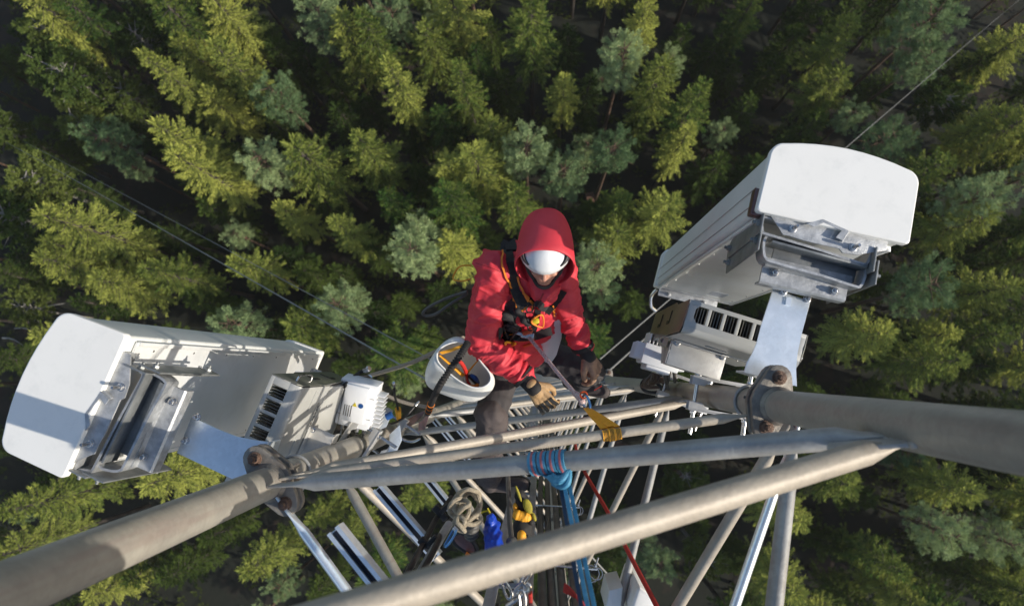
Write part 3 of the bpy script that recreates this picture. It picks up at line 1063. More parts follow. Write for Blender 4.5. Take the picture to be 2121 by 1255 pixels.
# ferns, moss and bilberry on the forest floor
rf = random.Random(9)
qs = []
for k in range(2600):
    p = Vector((rf.uniform(-52, 52), rf.uniform(-30, 38), 0))
    if noise.noise((p.x * 0.12, p.y * 0.12, 3)) < -0.12:
        continue
    p.z = 0.5 * noise.noise(((p.x + 240) / 8 * 0.23, (p.y + 240) / 8 * 0.23, 0)) + 0.05
    hgt = rf.uniform(0.15, 0.8)
    for q in range(14):
        an = rf.random() * 6.283
        o = Vector((math.cos(an), math.sin(an), 0)) * rf.uniform(0.1, 0.7)
        d_ = (o.normalized() + UP * rf.uniform(-0.1, 0.6)).normalized()
        s_ = d_.cross(UP).normalized()
        a_ = p + o * 0.6 + UP * hgt * rf.uniform(0.3, 1)
        l_ = rf.uniform(0.2, 0.45)
        qs.append((a_, a_ + d_ * l_ * 0.5 + s_ * 0.10, a_ + d_ * l_, a_ + d_ * l_ * 0.5 - s_ * 0.10))
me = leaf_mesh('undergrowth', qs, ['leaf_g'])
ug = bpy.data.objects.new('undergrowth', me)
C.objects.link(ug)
ug['kind'] = 'stuff'

# bent dead stem at the upper left and fallen grey branches at the left edge
crown, wm = None, None
q, w = dead_tree(3, 12)
t = tag(obj('dead_tree', w, 'birch'), 'thin pale dead stem bent over among the green trees at the upper left', 'dead tree')
t.location = P(172, 130, 55) * 1.0
t.location.z = 0
for i, (a, b, r) in enumerate((((25, 660), (135, 628), 0.11), ((5, 700), (60, 725), 0.08), ((85, 640), (60, 690), 0.06), ((30, 680), (90, 700), 0.05))):
    mb = MB()
    p, q = P(a[0], a[1], 61.2), P(b[0], b[1], 60.6)
    mb.path([p, p.lerp(q, 0.4) + Vector((0.2, 0.3, 0.2)), q], [r, r * 0.8, r * 0.3], n=6, sub=3)
    tag(obj('fallen_branch', mb, 'birch'), ['longest grey fallen trunk on the dark ground above the left antenna', 'short grey fallen branch at the left edge of the photo', 'thin grey branch crossing under the longest fallen trunk', 'thin grey fallen twig between the two larger branches by the left antenna'][i], 'fallen branch', 'fallen wood by the left antenna')
# shed roofs and small things on the ground
def shed(px, py, size, rot, h, label, m='roof'):
    c = P(px, py, 62 - h)
    t = thing('shed', label, 'shed', (c.x, c.y, 0), rot)
    a, b = size
    mb = MB()
    mb.box((c.x, c.y, h / 2 - 0.1), (Vector((math.cos(rot), math.sin(rot), 0)), Vector((-math.sin(rot), math.cos(rot), 0)), UP), (a * 0.9, b * 0.85, h), 0.03)
    obj('wall', mb, 'bark', t)
    u, v = Vector((math.cos(rot), math.sin(rot), 0)), Vector((-math.sin(rot), math.cos(rot), 0))
    mb = MB()
    for sg in (-1, 1):
        e = c + v * sg * b * 0.5 - UP * 0.12 - UP * (c.z - h)
        r_ = c + UP * 0.5 - UP * (c.z - h)
        mb.prism([r_ - u * a / 2, r_ + u * a / 2, e + u * a / 2, e - u * a / 2], UP * 0.08, 0.01)
    obj('roof', mb, m, t)
shed(1418, 1000, (2.9, 1.7), -0.25, 2.4, 'small shed with a red-brown pitched roof on the dark ground under the right braces')
shed(1285, 930, (1.6, 1.1), -0.3, 2.0, 'tiny brown roofed shed beside the larger shed under the tower')
shed(1222, 410, (0.7, 1.0), 0.15, 1.0, 'small brown box roof on the ground between trees right of the worker')
# ------------------------------------------------------------------ panel antenna, built once in the right antenna's place, copied for the left
ZC = 2.46
A_R, B_R = P(1567, 437, ZC), P(1884, 507, ZC)
u_R = (B_R - A_R).normalized()
v_R = Vector((-u_R.y, u_R.x, 0))             # outward, the radome's front
W_A = (B_R - A_R).length
ang_R = math.atan2(u_R.y, u_R.x)
root_R = Vector((A_R.x, A_R.y, A_R.z - 2.3))
ant = thing('panel_antenna', 'long white panel antenna on the right, with a plain sunlit cap and shaded side', 'antenna', root_R, ang_R, 'sector panel antennas')
def Q(s, t, z):
    """antenna frame: s along the back edge 0..W_A, t outward, z relative to the cap's top."""
    return A_R + u_R * s + v_R * t + UP * z
def cap_outline(inset=0.0, dep=1.0, n=7):
    W = W_A
    DS = 0.272
    pts = []
    def cor(c, r, a0, a1):
        for i in range(n):
            a = math.radians(a0 + (a1 - a0) * i / (n - 1))
            pts.append((c[0] + r * math.cos(a), c[1] + r * math.sin(a)))
    i_ = inset
    cor((0.014 + i_, 0.014 + i_), 0.014, 180, 270)
    cor((W - 0.014 - i_, 0.014 + i_), 0.014, 270, 360)
    r = 0.052
    cor((W - r - i_ - 0.006, DS - r - i_), r, 0, 70)
    # bowed front
    for k in range(1, 8):
        f = k / 8
        x = (W - r - i_) * (1 - f) + (r + i_) * f
        pts.append((x, DS - i_ + 0.028 * math.sin(math.pi * f) ** 0.9))
    cor((r + i_ + 0.006, DS - r - i_), r, 110, 180)
    return pts
def rim(inset, z, dep=1.0):
    return [Q(s, t, z) for s, t in cap_outline(inset, dep)]
LEN_A = 2.28
mb = MB()
mb.loft([rim(0.0, -0.032), rim(0.0, -0.006), rim(0.0012, -0.002), rim(0.0045, 0.0)])
cap = obj('end_cap', mb, 'radome', ant, ang=0.4)
mb = MB()
mb.box(Q(-0.004, 0.045, -0.055), (u_R, v_R, UP), (0.016, 0.10, 0.046), 0.004)
mb.box(Q(0.010, 0.0, -0.055), (u_R, v_R, UP), (0.04, 0.014, 0.046), 0.004)
obj('corner_clip', mb, 'gate', cap)
mb = MB()
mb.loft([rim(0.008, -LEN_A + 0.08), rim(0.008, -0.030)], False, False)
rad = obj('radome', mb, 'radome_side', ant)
mb = MB()
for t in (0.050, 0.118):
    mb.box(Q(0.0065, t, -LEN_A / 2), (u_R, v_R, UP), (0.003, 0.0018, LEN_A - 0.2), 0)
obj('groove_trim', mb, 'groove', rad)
mb = MB()
mb.box(Q(W_A / 2, -0.002, -LEN_A / 2), (u_R, v_R, UP), (W_A - 0.05, 0.012, LEN_A - 0.16), 0.003)
for q in (0.03, W_A - 0.03):
    mb.box(Q(q, -0.009, -LEN_A / 2), (u_R, v_R, UP), (0.018, 0.014, LEN_A - 0.17), 0.003)
bpl = obj('back_plate', mb, 'alu', ant)
mb = MB()
mb.box(Q(W_A * 0.66, -0.0088, -LEN_A + 0.36), (u_R, v_R, UP), (0.10, 0.0012, 0.16), 0)
obj('rating_label', mb, 'label', bpl)
for q in range(7):
    for s_ in (0.055, W_A - 0.055):
        mb = MB()
        mb.lathe([(0.005, 0), (0.005, 0.002), (0.003, 0.003)], Q(s_, -0.008, -0.2 - q * 0.31), -v_R, 10)
        obj('rivet', mb, 'steel', bpl)
mb = MB()
mb.loft([rim(0.0, -LEN_A), rim(0.0, -LEN_A + 0.085)])
obj('bottom_cap', mb, 'radome', ant)
mb = MB()
mb.box(Q(W_A * 0.42, -0.035, -LEN_A + 0.10), (u_R, v_R, UP), (0.40, 0.055, 0.006), 0.002)
mb.box(Q(W_A * 0.42, -0.012, -LEN_A + 0.13), (u_R, v_R, UP), (0.40, 0.006, 0.07), 0.002)
for q in (0.1, 0.34):
    mb.bolt(Q(q, -0.04, -LEN_A + 0.103), UP, 0.012, 0.012, shank=0.02)
obj('bottom_bracket', mb, 'bracket', ant)
mb = MB()
for i in range(8):
    s = 0.06 + i * 0.058
    mb.lathe([(0.012, 0), (0.012, 0.03), (0.016, 0.032), (0.016, 0.055), (0.008, 0.06)], Q(s, 0.11 + 0.05 * (i % 2), -LEN_A - 0.001), -UP, 12)
obj('connectors', mb, 'steel', ant)
mb = MB()
mb.path([Q(0.02, -0.02, -LEN_A + 0.06), Q(0.0, -0.07, -LEN_A + 0.02), Q(0.02, -0.13, -LEN_A - 0.02), Q(0.06, -0.15, -LEN_A - 0.05)], 0.013, n=10, sub=5)
obj('hinge_rod', mb, 'steel', ant)

# --- tilt bracket at the top of the antenna
def px3(pts, d):
    return [P(a, b, d) for a, b in pts]
zb = ZC + 0.022
mb = MB()
plate = px3([(1580, 428), (1840, 500), (1836, 519), (1807, 523), (1775, 528), (1745, 524), (1739, 514), (1668, 499), (1640, 490), (1621, 486), (1616, 474), (1600, 452)], zb)
mb.prism(plate, -UP * 0.007, 0.0015)
mb.box(Q(W_A * 0.47, -0.006, -0.065), (u_R, v_R, UP), (W_A * 0.82, 0.008, 0.07), 0.002)
tb = obj('tilt_plate', mb, 'bracket', ant)
for a, b in ((1641, 474), (1766, 513)):
    mb = MB()
    mb.bolt(P(a, b, zb), UP, 0.0125, 0.015, shank=0.04)
    obj('stud', mb, 'steel', tb)
mb = MB()
# raised handle with a slot
p0, p1, p2, p3 = px3([(1668, 466), (1700, 457), (1752, 480), (1739, 500)], zb - 0.002)
for a, b in ((p0, p1), (p2, p3), (p1, p2)):
    d = (b - a)
    mb.prism([a, b, b + UP * 0.016, a + UP * 0.016], UP.cross(d).normalized() * 0.006, 0.001)
mb.prism([p0 + UP * 0.016, p1 + UP * 0.016, p1.lerp(p2, .18) + UP * 0.016, p0.lerp(p3, .18) + UP * 0.016], UP * 0.005)
mb.prism([p0.lerp(p3, .82) + UP * 0.016, p1.lerp(p2, .82) + UP * 0.016, p2 + UP * 0.016, p3 + UP * 0.016], UP * 0.005)
mb.prism([p1.lerp(p0, .25) + UP * 0.0161, p1 + UP * 0.0161, p2 + UP * 0.0161, p2.lerp(p3, .25) + UP * 0.0161], UP * 0.0045)
obj('handle', mb, 'bracket', tb)
def ustrap(px_pts, d, h, t, name, m='bracket'):
    mb = MB()
    pts = [p - UP * h / 2 for p in px3(px_pts, d)]
    mb.path(pts, t / 2, flat=h, up=UP, sub=3)
    return obj(name, mb, m, ant)
ustrap([(1577, 452), (1579, 472), (1580, 479), (1586, 484), (1690, 515), (1785, 546), (1795, 546), (1800, 538), (1806, 524)], zb + 0.02, 0.075, 0.009, 'hinge_strap')
ustrap([(1590, 487), (1583, 500), (1583, 525), (1588, 536), (1600, 542), (1700, 570), (1772, 593), (1783, 592), (1790, 580), (1796, 556)], zb + 0.035, 0.085, 0.009, 'yoke_strap')
mb = MB()
p0, p1 = P(1592, 504, zb + 0.06), P(1786, 556, zb + 0.06)
dd = (p1 - p0).normalized()
mb.box((p0 + p1) / 2, (dd, dd.cross(UP), UP), ((p1 - p0).length, 0.010, 0.085), 0.002)
p0, p1 = P(1600, 525, zb + 0.10), P(1770, 575, zb + 0.10)
mb.box((p0 + p1) / 2, (dd, dd.cross(UP), UP), ((p1 - p0).length, 0.05, 0.012), 0.002)
obj('inner_web', mb, 'bracket_dark', ant)
# scissor links, hanging down at both ends
for nm, (a, b) in (('scissor_arm', ((1577, 463), (1577, 500))), ('scissor_arm', ((1797, 540), (1795, 566)))):
    mb = MB()
    for e, off, dz in ((P(a[0], a[1], zb + 0.02), 0.0, 0.36), (P(b[0], b[1], zb + 0.03), 0.010, 0.34)):
        c = e - u_R * (0.008 + off) if a[0] < 1700 else e + u_R * (0.008 + off)
        q = P(1512 if a[0] < 1700 else 1740, 545 if a[0] < 1700 else 610, zb + 0.36)
        q = c + UP * -dz + v_R * (-0.03)
        d = (q - c).normalized()
        w = d.cross(u_R).normalized()
        mb.prism([c - d * 0.035 + w * 0.046, c - d * 0.035 - w * 0.046, q - w * 0.040, q + d * 0.045 - w * 0.01, q + d * 0.03 + w * 0.040], u_R * 0.006, 0.001)
        mb.bolt(c - u_R * 0.001 if a[0] < 1700 else c + u_R * 0.007, -u_R if a[0] < 1700 else u_R, 0.013, 0.012, shank=0.012)
        mb.bolt(q - u_R * 0.001 if a[0] < 1700 else q + u_R * 0.007, -u_R if a[0] < 1700 else u_R, 0.013, 0.012, shank=0.012)
    obj(nm, mb, 'bracket_dark', ant)
# mounting beam
zm = zb + 0.13
m0, m1 = P(1580, 556, zm), P(1742, 604, zm)
mm = (m0 + m1) / 2
Lm = (m1 - m0).length
mb = MB()
w_ = v_R
prof = [(0.045, 0.0), (0.045, 0.05), (0.010, 0.058), (0.006, 0.03), (-0.045, 0.03), (-0.052, 0.022), (-0.052, -0.03), (-0.044, -0.03), (-0.044, 0.016), (0.036, 0.016)]
mb.loft([[mm + u_R * s + w_ * a + UP * b for a, b in prof] for s in (-Lm / 2 - 0.01, Lm / 2 + 0.01)])
bm_ = obj('mounting_beam', mb, 'bracket', ant)
for a, b in ((1604, 565), (1726, 603)):
    mb = MB()
    mb.bolt(P(a, b, zm - 0.034), UP, 0.0125, 0.018, shank=0.008)
    obj('bolt', mb, 'steel', bm_)

# the left antenna: the same antenna turned round
A_L = P(130, 992, 2.40)
B_L = P(259, 700, 2.40)
u_L = (B_L - A_L).normalized()
ang_L = math.atan2(u_L.y, u_L.x)
antL = dup(ant, Vector((A_L.x, A_L.y, A_L.z - 2.3)), ang_L, 'long white panel antenna on the left, its lit back plate striped by shadows', 'sector panel antennas')

# ------------------------------------------------------------------ mounting arms
def arm(pxs, d, lipx, label, th=0.008, bolts=(), name='mounting_arm', slot=None):
    pts = px3(pxs, d)
    c = sum(pts, Vector()) / len(pts)
    t = thing(name, label, 'mounting arm', (c.x, c.y, c.z - 0.1), 0, 'antenna mounting arms')
    mb = MB()
    mb.prism(pts, -UP * th, 0.0015)
    obj('arm_plate', mb, 'zinc', t)
    a, b = lipx
    a, b = P(a[0], a[1], d), P(b[0], b[1], d)
    mb = MB()
    n_ = UP.cross(b - a).normalized() * th
    mb.prism([a - UP * th * 1.1, b - UP * th * 1.1, b - UP * 0.11, (a + b) / 2 - UP * 0.13, a - UP * 0.11], n_, 0.001)
    obj('end_lip', mb, 'zinc', t)
    for p_ in bolts:
        mb = MB()
        mb.bolt(P(p_[0], p_[1], d - 0.0005), UP, 0.012, 0.016, shank=0.014)
        obj('bolt', mb, 'steel', t)
    if slot:
        mb = MB()
        s0, s1 = P(slot[0], slot[1], d - 0.003), P(slot[2], slot[3], d - 0.003)
        mb.path([s0, s1], 0.004, flat=0.02, up=UP.cross(s1 - s0))
        obj('embossed_rib', mb, 'zinc', t)
    return t
arm([(1601, 598), (1679, 624), (1661, 690), (1652, 732), (1649, 765), (1651, 800), (1541, 771), (1547, 750), (1558, 733), (1568, 712), (1577, 673)], 2.66, ((1541, 771), (1645, 799)),
    'pale blue-grey steel arm plate flaring towards the right leg, lit by the sun', bolts=((1622, 604), (1671, 619)), slot=(1634, 616, 1632, 632))
arm([(397, 862), (366, 938), (482, 992), (520, 1010), (556, 915), (520, 910), (490, 905), (450, 888)], 2.62, ((556, 915), (520, 1008)),
    'blue-shaded steel arm plate joining the left antenna to the left leg', bolts=((409, 863), (385, 912)))
# U-bolts round the legs
def ubolt(px, py, which, label, d):
    c = leg(which, d)
    t = thing('u_bolt', label, 'u-bolt', (c.x, c.y, c.z - 0.02), 0, 'u-bolts on the legs')
    a0 = math.atan2(-c.y, -c.x) if which == 'R' else math.atan2(-c.y, -c.x)
    mb = MB()
    r = LEG_R + 0.008
    pts = []
    ctr = a0 - 0.6 if which == 'R' else a0 + 0.6
    for i in range(19):
        a = ctr - math.radians(95) + math.radians(190) * i / 18
        pts.append(c + Vector((math.cos(a) * r, math.sin(a) * r, 0)))
    d0, d1 = (pts[0] - pts[1]).normalized(), (pts[-1] - pts[-2]).normalized()
    pts = [pts[0] + d0 * 0.07] + pts + [pts[-1] + d1 * 0.07]
    mb.path(pts, 0.007, n=10)
    obj('rod', mb, 'galv', t)
    for e, dd in ((pts[0], d0), (pts[-1], d1)):
        mb = MB()
        mb.bolt(e - dd * 0.03, dd, 0.012, 0.012)
        obj('nut', mb, 'steel', t)
ubolt(1545, 840, 'R', 'bent round u-bolt gripping the right leg just under its flange', 2.80)
ubolt(626, 970, 'L', 'bent round u-bolt gripping the left leg just below its flange', 2.74)

# ------------------------------------------------------------------ radio units with sunshields
ZR = 2.85
RA, RB = P(1432, 620, ZR), P(1640, 684, ZR)         # upper (far) edge of the vented top
u_r = (RB - RA).normalized()
v_r = Vector((-u_r.y, u_r.x, 0))
Lr = 0.49
Hr = 0.86
rr = thing('remote_radio_unit', 'grey radio unit with vented sunshield and brown-shaded end plate beneath the right antenna', 'radio unit', (RA.x, RA.y, RA.z - Hr), math.atan2(u_r.y, u_r.x), 'radio units with sunshields')
def G(s, t, z):
    return RA + u_r * s - v_r * t + UP * z           # t runs towards the tower
mb = MB()
def bar(s0, s1, t0, t1, z0=0.0, th=0.004):
    mb.box(G((s0 + s1) / 2, (t0 + t1) / 2, z0 - th / 2), (u_r, v_r, UP), (s1 - s0, t1 - t0, th), 0.0008)
bar(0.0, Lr, 0.0, 0.018)
bar(0.0, Lr, 0.088, 0.115)
PV, NVT = 0.0625, 7
for k in range(NVT + 1):
    s0 = 0.026 + k * PV
    if k == 0:
        bar(0.0, 0.030, 0.018, 0.088)
    elif k == NVT:
        bar(s0 - 0.006, Lr, 0.018, 0.088)
    else:
        bar(s0 - 0.007, s0 + 0.007, 0.018, 0.088)
mb.prism([G(0.0295, 0.0875, -0.0005), G(0.0295, 0.068, -0.0005), G(0.045, 0.0875, -0.0005)], -UP * 0.003)
mb.prism([G(0.0295, 0.0185, -0.0005), G(0.0295, 0.034, -0.0005), G(0.042, 0.0185, -0.0005)], -UP * 0.003)
obj('vent_frame', mb, 'shield', rr)
mb = MB()
prof = [(0.115, -0.0005)]
for i in range(1, 8):
    a = math.radians(90 - 90 * i / 7)
    prof.append((0.115 + 0.030 * math.cos(a), -0.030 + 0.0295 * math.sin(a)))
prof.append((0.145, -0.37))
mb.loft([[G(s, t, z) for t, z in prof] for s in (0.0, Lr)], closed=False)
prof2 = [(t - 0.003, z - 0.003) for t, z in prof]
mb.loft([[G(s, t, z) for t, z in prof2] for s in (0.0, Lr)], closed=False)
mb.box(G(Lr / 2, 0.1435, -0.371), (u_r, v_r, UP), (Lr, 0.004, 0.003), 0)
obj('front_shield', mb, 'shield', rr)
mb = MB()
mb.box(G(Lr / 2, 0.075, -0.63), (u_r, v_r, UP), (Lr - 0.02, 0.12, 0.44), 0.006)
for q in (0.1, 0.24, 0.38):
    mb.lathe([(0.006, 0), (0.006, 0.003), (0.004, 0.005)], G(q, 0.1355, -0.50), -v_r, 10)
obj('lower_housing', mb, 'shield', rr)
mb = MB()
for i in range(34):
    s = 0.030 + i * 0.0128
    zz = -0.014 - 0.006 * (i % 2)
    mb.box(G(s, 0.06, zz - 0.2), (u_r, v_r, UP), (0.003, 0.10, 0.40), 0)
obj('heat_sink', mb, 'fin', rr)
mb = MB()
mb.box(G(Lr / 2, 0.075, -0.30), (u_r, v_r, UP), (Lr - 0.03, 0.09, 0.20), 0.004)
for k in range(26):
    mb.box(G(0.02 + k * 0.0178, 0.128, -0.39), (u_r, v_r, UP), (0.011, 0.014, 0.030), 0)
for s0 in (0.11, 0.34):
    for k in range(7):
        mb.box(G(s0 - 0.05 + k * 0.0165, 0.1455, -0.318 ), (u_r, v_r, UP), (0.011, 0.003, 0.016), 0)
obj('dark_slots', mb, 'dark', rr)
mb = MB()
for k in range(27):
    mb.box(G(0.011 + k * 0.0178, 0.137, -0.39), (u_r, v_r, UP), (0.006, 0.006, 0.034), 0)
for s0, z0 in ((0.11, -0.318), (0.34, -0.318)):
    mb.path([G(s0 + a * 0.066, 0.1475, z0 + b * 0.016) for a, b in ((-1, -.4), (-.93, -1), (.93, -1), (1, 0), (.93, 1), (-.93, 1), (-1, .4))], 0.0022, n=6, closed=True)
for s0, z0 in ((0.20, -0.20), (0.42, -0.20)):
    mb.box(G(s0, 0.147, z0), (u_r, v_r, UP), (0.10, 0.006, 0.011), 0.003)
obj('pressed_ribs', mb, 'shield', rr)
for s_, dr_, nm_, m_ in ((-0.002, -1, 'end_plate', 'shield_brown_shade'), (Lr + 0.002, 1, 'end_plate', 'shield_olive_shade')):  # same plate at both ends, shade and reflection set by colour
    mb = MB()
    mb.prism([G(s_, 0.0, -0.002), G(s_, 0.060, 0.003), G(s_, 0.115, -0.003), G(s_, 0.140, -0.03), G(s_, 0.140, -0.33), G(s_, 0.10, -0.86), G(s_, -0.012, -0.86), G(s_, -0.015, -0.30), G(s_, 0.0, -0.25)], u_r * dr_ * 0.004, 0.0008)
    ep = obj(nm_, mb, m_, rr)
    mb = MB()
    for z in (-0.34, -0.58):
        x = s_ + dr_ * 0.0062
        mb.path([G(x, 0.02, z), G(x, 0.075, z - 0.0), G(x, 0.075, z - 0.06)], 0.0012, flat=0.018, up=u_r.cross(UP) + UP)
    obj('hook_slot', mb, 'black', ep)
mb = MB()
mb.path([G(Lr + 0.008, 0.09, -0.06), G(Lr + 0.034, 0.09, -0.08), G(Lr + 0.034, 0.09, -0.22), G(Lr + 0.008, 0.09, -0.24)], 0.005, n=8, sub=3)
obj('carry_handle', mb, 'steel', rr)
mb = MB()
mb.box(G(0.165, 0.205, -0.36), (u_r, v_r, UP), (0.255, 0.118, 0.005), 0.0015)
mb.box(G(0.165, 0.1505, -0.335), (u_r, v_r, UP), (0.255, 0.005, 0.05), 0.0015)
mb.box(G(0.165, 0.262, -0.40), (u_r, v_r, UP), (0.255, 0.005, 0.08), 0.0015)
mb.prism([G(0.036, 0.15, -0.36), G(0.036, 0.262, -0.36), G(0.036, 0.262, -0.47), G(0.036, 0.15, -0.62)], -u_r * 0.005, 0.001)
mb.prism([G(0.020, 0.14, -0.37), G(0.020, 0.185, -0.38), G(0.0, 0.185, -0.47), G(0.0, 0.14, -0.55)], -UP * 0.004, 0.0)
mp = obj('mount_plate', mb, 'alu_plate', rr)
for s in (0.06, 0.275):
    mb = MB()
    mb.bolt(G(s, 0.157, -0.357), UP, 0.011, 0.012)
    obj('bolt', mb, 'steel', mp)

# left radio: turned round like the left antenna, standing by the left leg
dirL = (P(556, 779, 2.85) - P(500, 905, 2.85)).normalized()
LA = P(563, 776, 2.85) - dirL * Lr
rl = dup(rr, (LA.x, LA.y, LA.z - Hr), math.atan2(dirL.y, dirL.x), 'grey radio unit with vented sunshield beneath the left antenna, front lit by the sun', 'radio units with sunshields')
for ch in list(antL.children):
    for g in list(ch.children):
        if g.name.startswith('corner_clip'):
            bpy.data.objects.remove(g)
# ------------------------------------------------------------------ blobby figures: overlapping tapered limbs melted into one surface
from mathutils.bvhtree import BVHTree
def capsule(bm, p0, r0, p1, r1, n=14):
    p0, p1 = Vector(p0), Vector(p1)
    d = p1 - p0
    L_ = d.length
    d = d.normalized() if L_ > 1e-6 else UP.copy()
    u = d.orthogonal().normalized()
    v = d.cross(u)
    rings = []
    for k in range(5):
        a = math.pi / 2 * (k + 0.15) / 5
        rings.append((p0 - d * r0 * math.cos(a), r0 * math.sin(a)))
    for k in range(5):
        a = math.pi / 2 * (1 - (k + 0.0) / 5)
        rings.append((p1 + d * r1 * math.cos(a), r1 * math.sin(a)))
    rv = [[bm.verts.new(c + (u * math.cos(2 * math.pi * i / n) + v * math.sin(2 * math.pi * i / n)) * max(r, 1e-4)) for i in range(n)] for c, r in rings]
    for a, b in zip(rv, rv[1:]):
        for i in range(n):
            j = (i + 1) % n
            bm.faces.new((a[i], a[j], b[j], b[i]))
    bm.faces.new(list(reversed(rv[0])))
    bm.faces.new(rv[-1])

def ellipsoid(bm, c, ax, rad, seg=20):
    m = Matrix((ax[0] * rad[0], ax[1] * rad[1], ax[2] * rad[2])).transposed().to_4x4()
    m.translation = Vector(c)
    bmesh.ops.create_uvsphere(bm, u_segments=seg, v_segments=seg // 2, radius=1, matrix=m)

def blob(name, fill, voxel, smooth, material, parent, deform=None, decimate=None):
    bm = bmesh.new()
    fill(bm)
    bmesh.ops.recalc_face_normals(bm, faces=bm.faces)
    me = bpy.data.meshes.new(name)
    bm.to_mesh(me)
    bm.free()
    tmp = bpy.data.objects.new('tmp', me)
    C.objects.link(tmp)
    md = tmp.modifiers.new('r', 'REMESH')
    md.mode = 'VOXEL'
    md.voxel_size = voxel
    md.use_smooth_shade = True
    if smooth:
        sm = tmp.modifiers.new('s', 'SMOOTH')
        sm.factor = 0.5
        sm.iterations = smooth
    dg = bpy.context.evaluated_depsgraph_get()
    me2 = bpy.data.meshes.new_from_object(tmp.evaluated_get(dg))
    bpy.data.objects.remove(tmp)
    bpy.data.meshes.remove(me)
    me2.name = name
    if deform:
        nr = [v.normal.copy() for v in me2.vertices]
        for v, n_ in zip(me2.vertices, nr):
            v.co = deform(v.co.copy(), n_)
    o = bpy.data.objects.new(name, me2)
    C.objects.link(o)
    bvh = BVHTree.FromPolygons([v.co.copy() for v in me2.vertices], [tuple(p.vertices) for p in me2.polygons])
    if parent is not None:
        o.parent = parent
        me2.transform(root_matrix(parent).inverted())
    me2.materials.clear()
    me2.materials.append(MT[material])
    for p in me2.polygons:
        p.use_smooth = True
    return o, bvh

def folds(limbs, amp=0.008, fine=0.004):
    """cloth folds: rings round each limb plus drifting creases"""
    def f(co, n_):
        h = 0.0
        best = 1e9
        for a, b, wl, am in limbs:
            ab = b - a
            t = max(0, min(1, (co - a).dot(ab) / ab.length_squared))
            dd = (co - a - ab * t).length
            if dd < best:
                best = dd
                un = ab.normalized()
                q = (co - a).dot(un)
                pr = co - a - un * q
                w = noise.noise(co * 6.0 + Vector((1, 5, 2))) * 0.9
                # creases: ridged noise squeezed along the limb, broken up round it
                nz = noise.noise(Vector((q / wl * 0.62 + w, pr.x * 5.5 + 3, pr.y * 5.5 + pr.z * 2)))
                n2 = noise.noise(Vector((q / wl * 1.5 + w * 1.6, pr.x * 9 - 4, pr.y * 9 + pr.z * 3)))
                ridge = (1 - min(1, abs(nz) * 3.0)) ** 1.5 * 0.9 + (1 - min(1, abs(n2) * 3.2)) ** 1.5 * 0.45
                h = am * (ridge - 0.35) * (0.65 + 0.9 * max(0, noise.noise(co * 4.5 + Vector((9, 2, 4))) + 0.25))
        h += fine * noise.noise(co * 22)
        return co + n_ * h
    return f

def on(bvh, px, py, lift=0.004):
    """point on a surface as seen at a photo pixel"""
    r = ray(px, py).normalized()
    hit = bvh.ray_cast(CAM, r)
    if hit[0] is None:
        hit = bvh.find_nearest(CAM + r * 3.3)
    return hit[0] + hit[1].normalized() * lift * (1 if hit[1].dot(r) < 0 else -1)

# ------------------------------------------------------------------ the worker
person = thing('person', 'climber in red hooded jacket, white helmet and gloves, leaning back in a harness', 'person', P(1085, 720, 4.25), 0)
SRp, SLp = P(1024, 560, 3.24), P(1160, 556, 3.23)
ERp, ELp = P(998, 708, 3.43), P(1180, 650, 3.43)
WRp, WLp = P(1088, 783, 3.47), P(1208, 722, 3.52)
CH, WS, PV_ = P(1086, 615, 3.42), P(1076, 690, 3.66), P(1084, 728, 3.82)
NK = P(1106, 548, 3.24)
HRp, HLp = P(1050, 735, 3.86), P(1125, 738, 3.86)
KRp, KLp = P(1018, 858, 3.74), P(1222, 768, 3.78)
ARp, ALp = P(1012, 985, 4.06), P(1196, 792, 4.18)
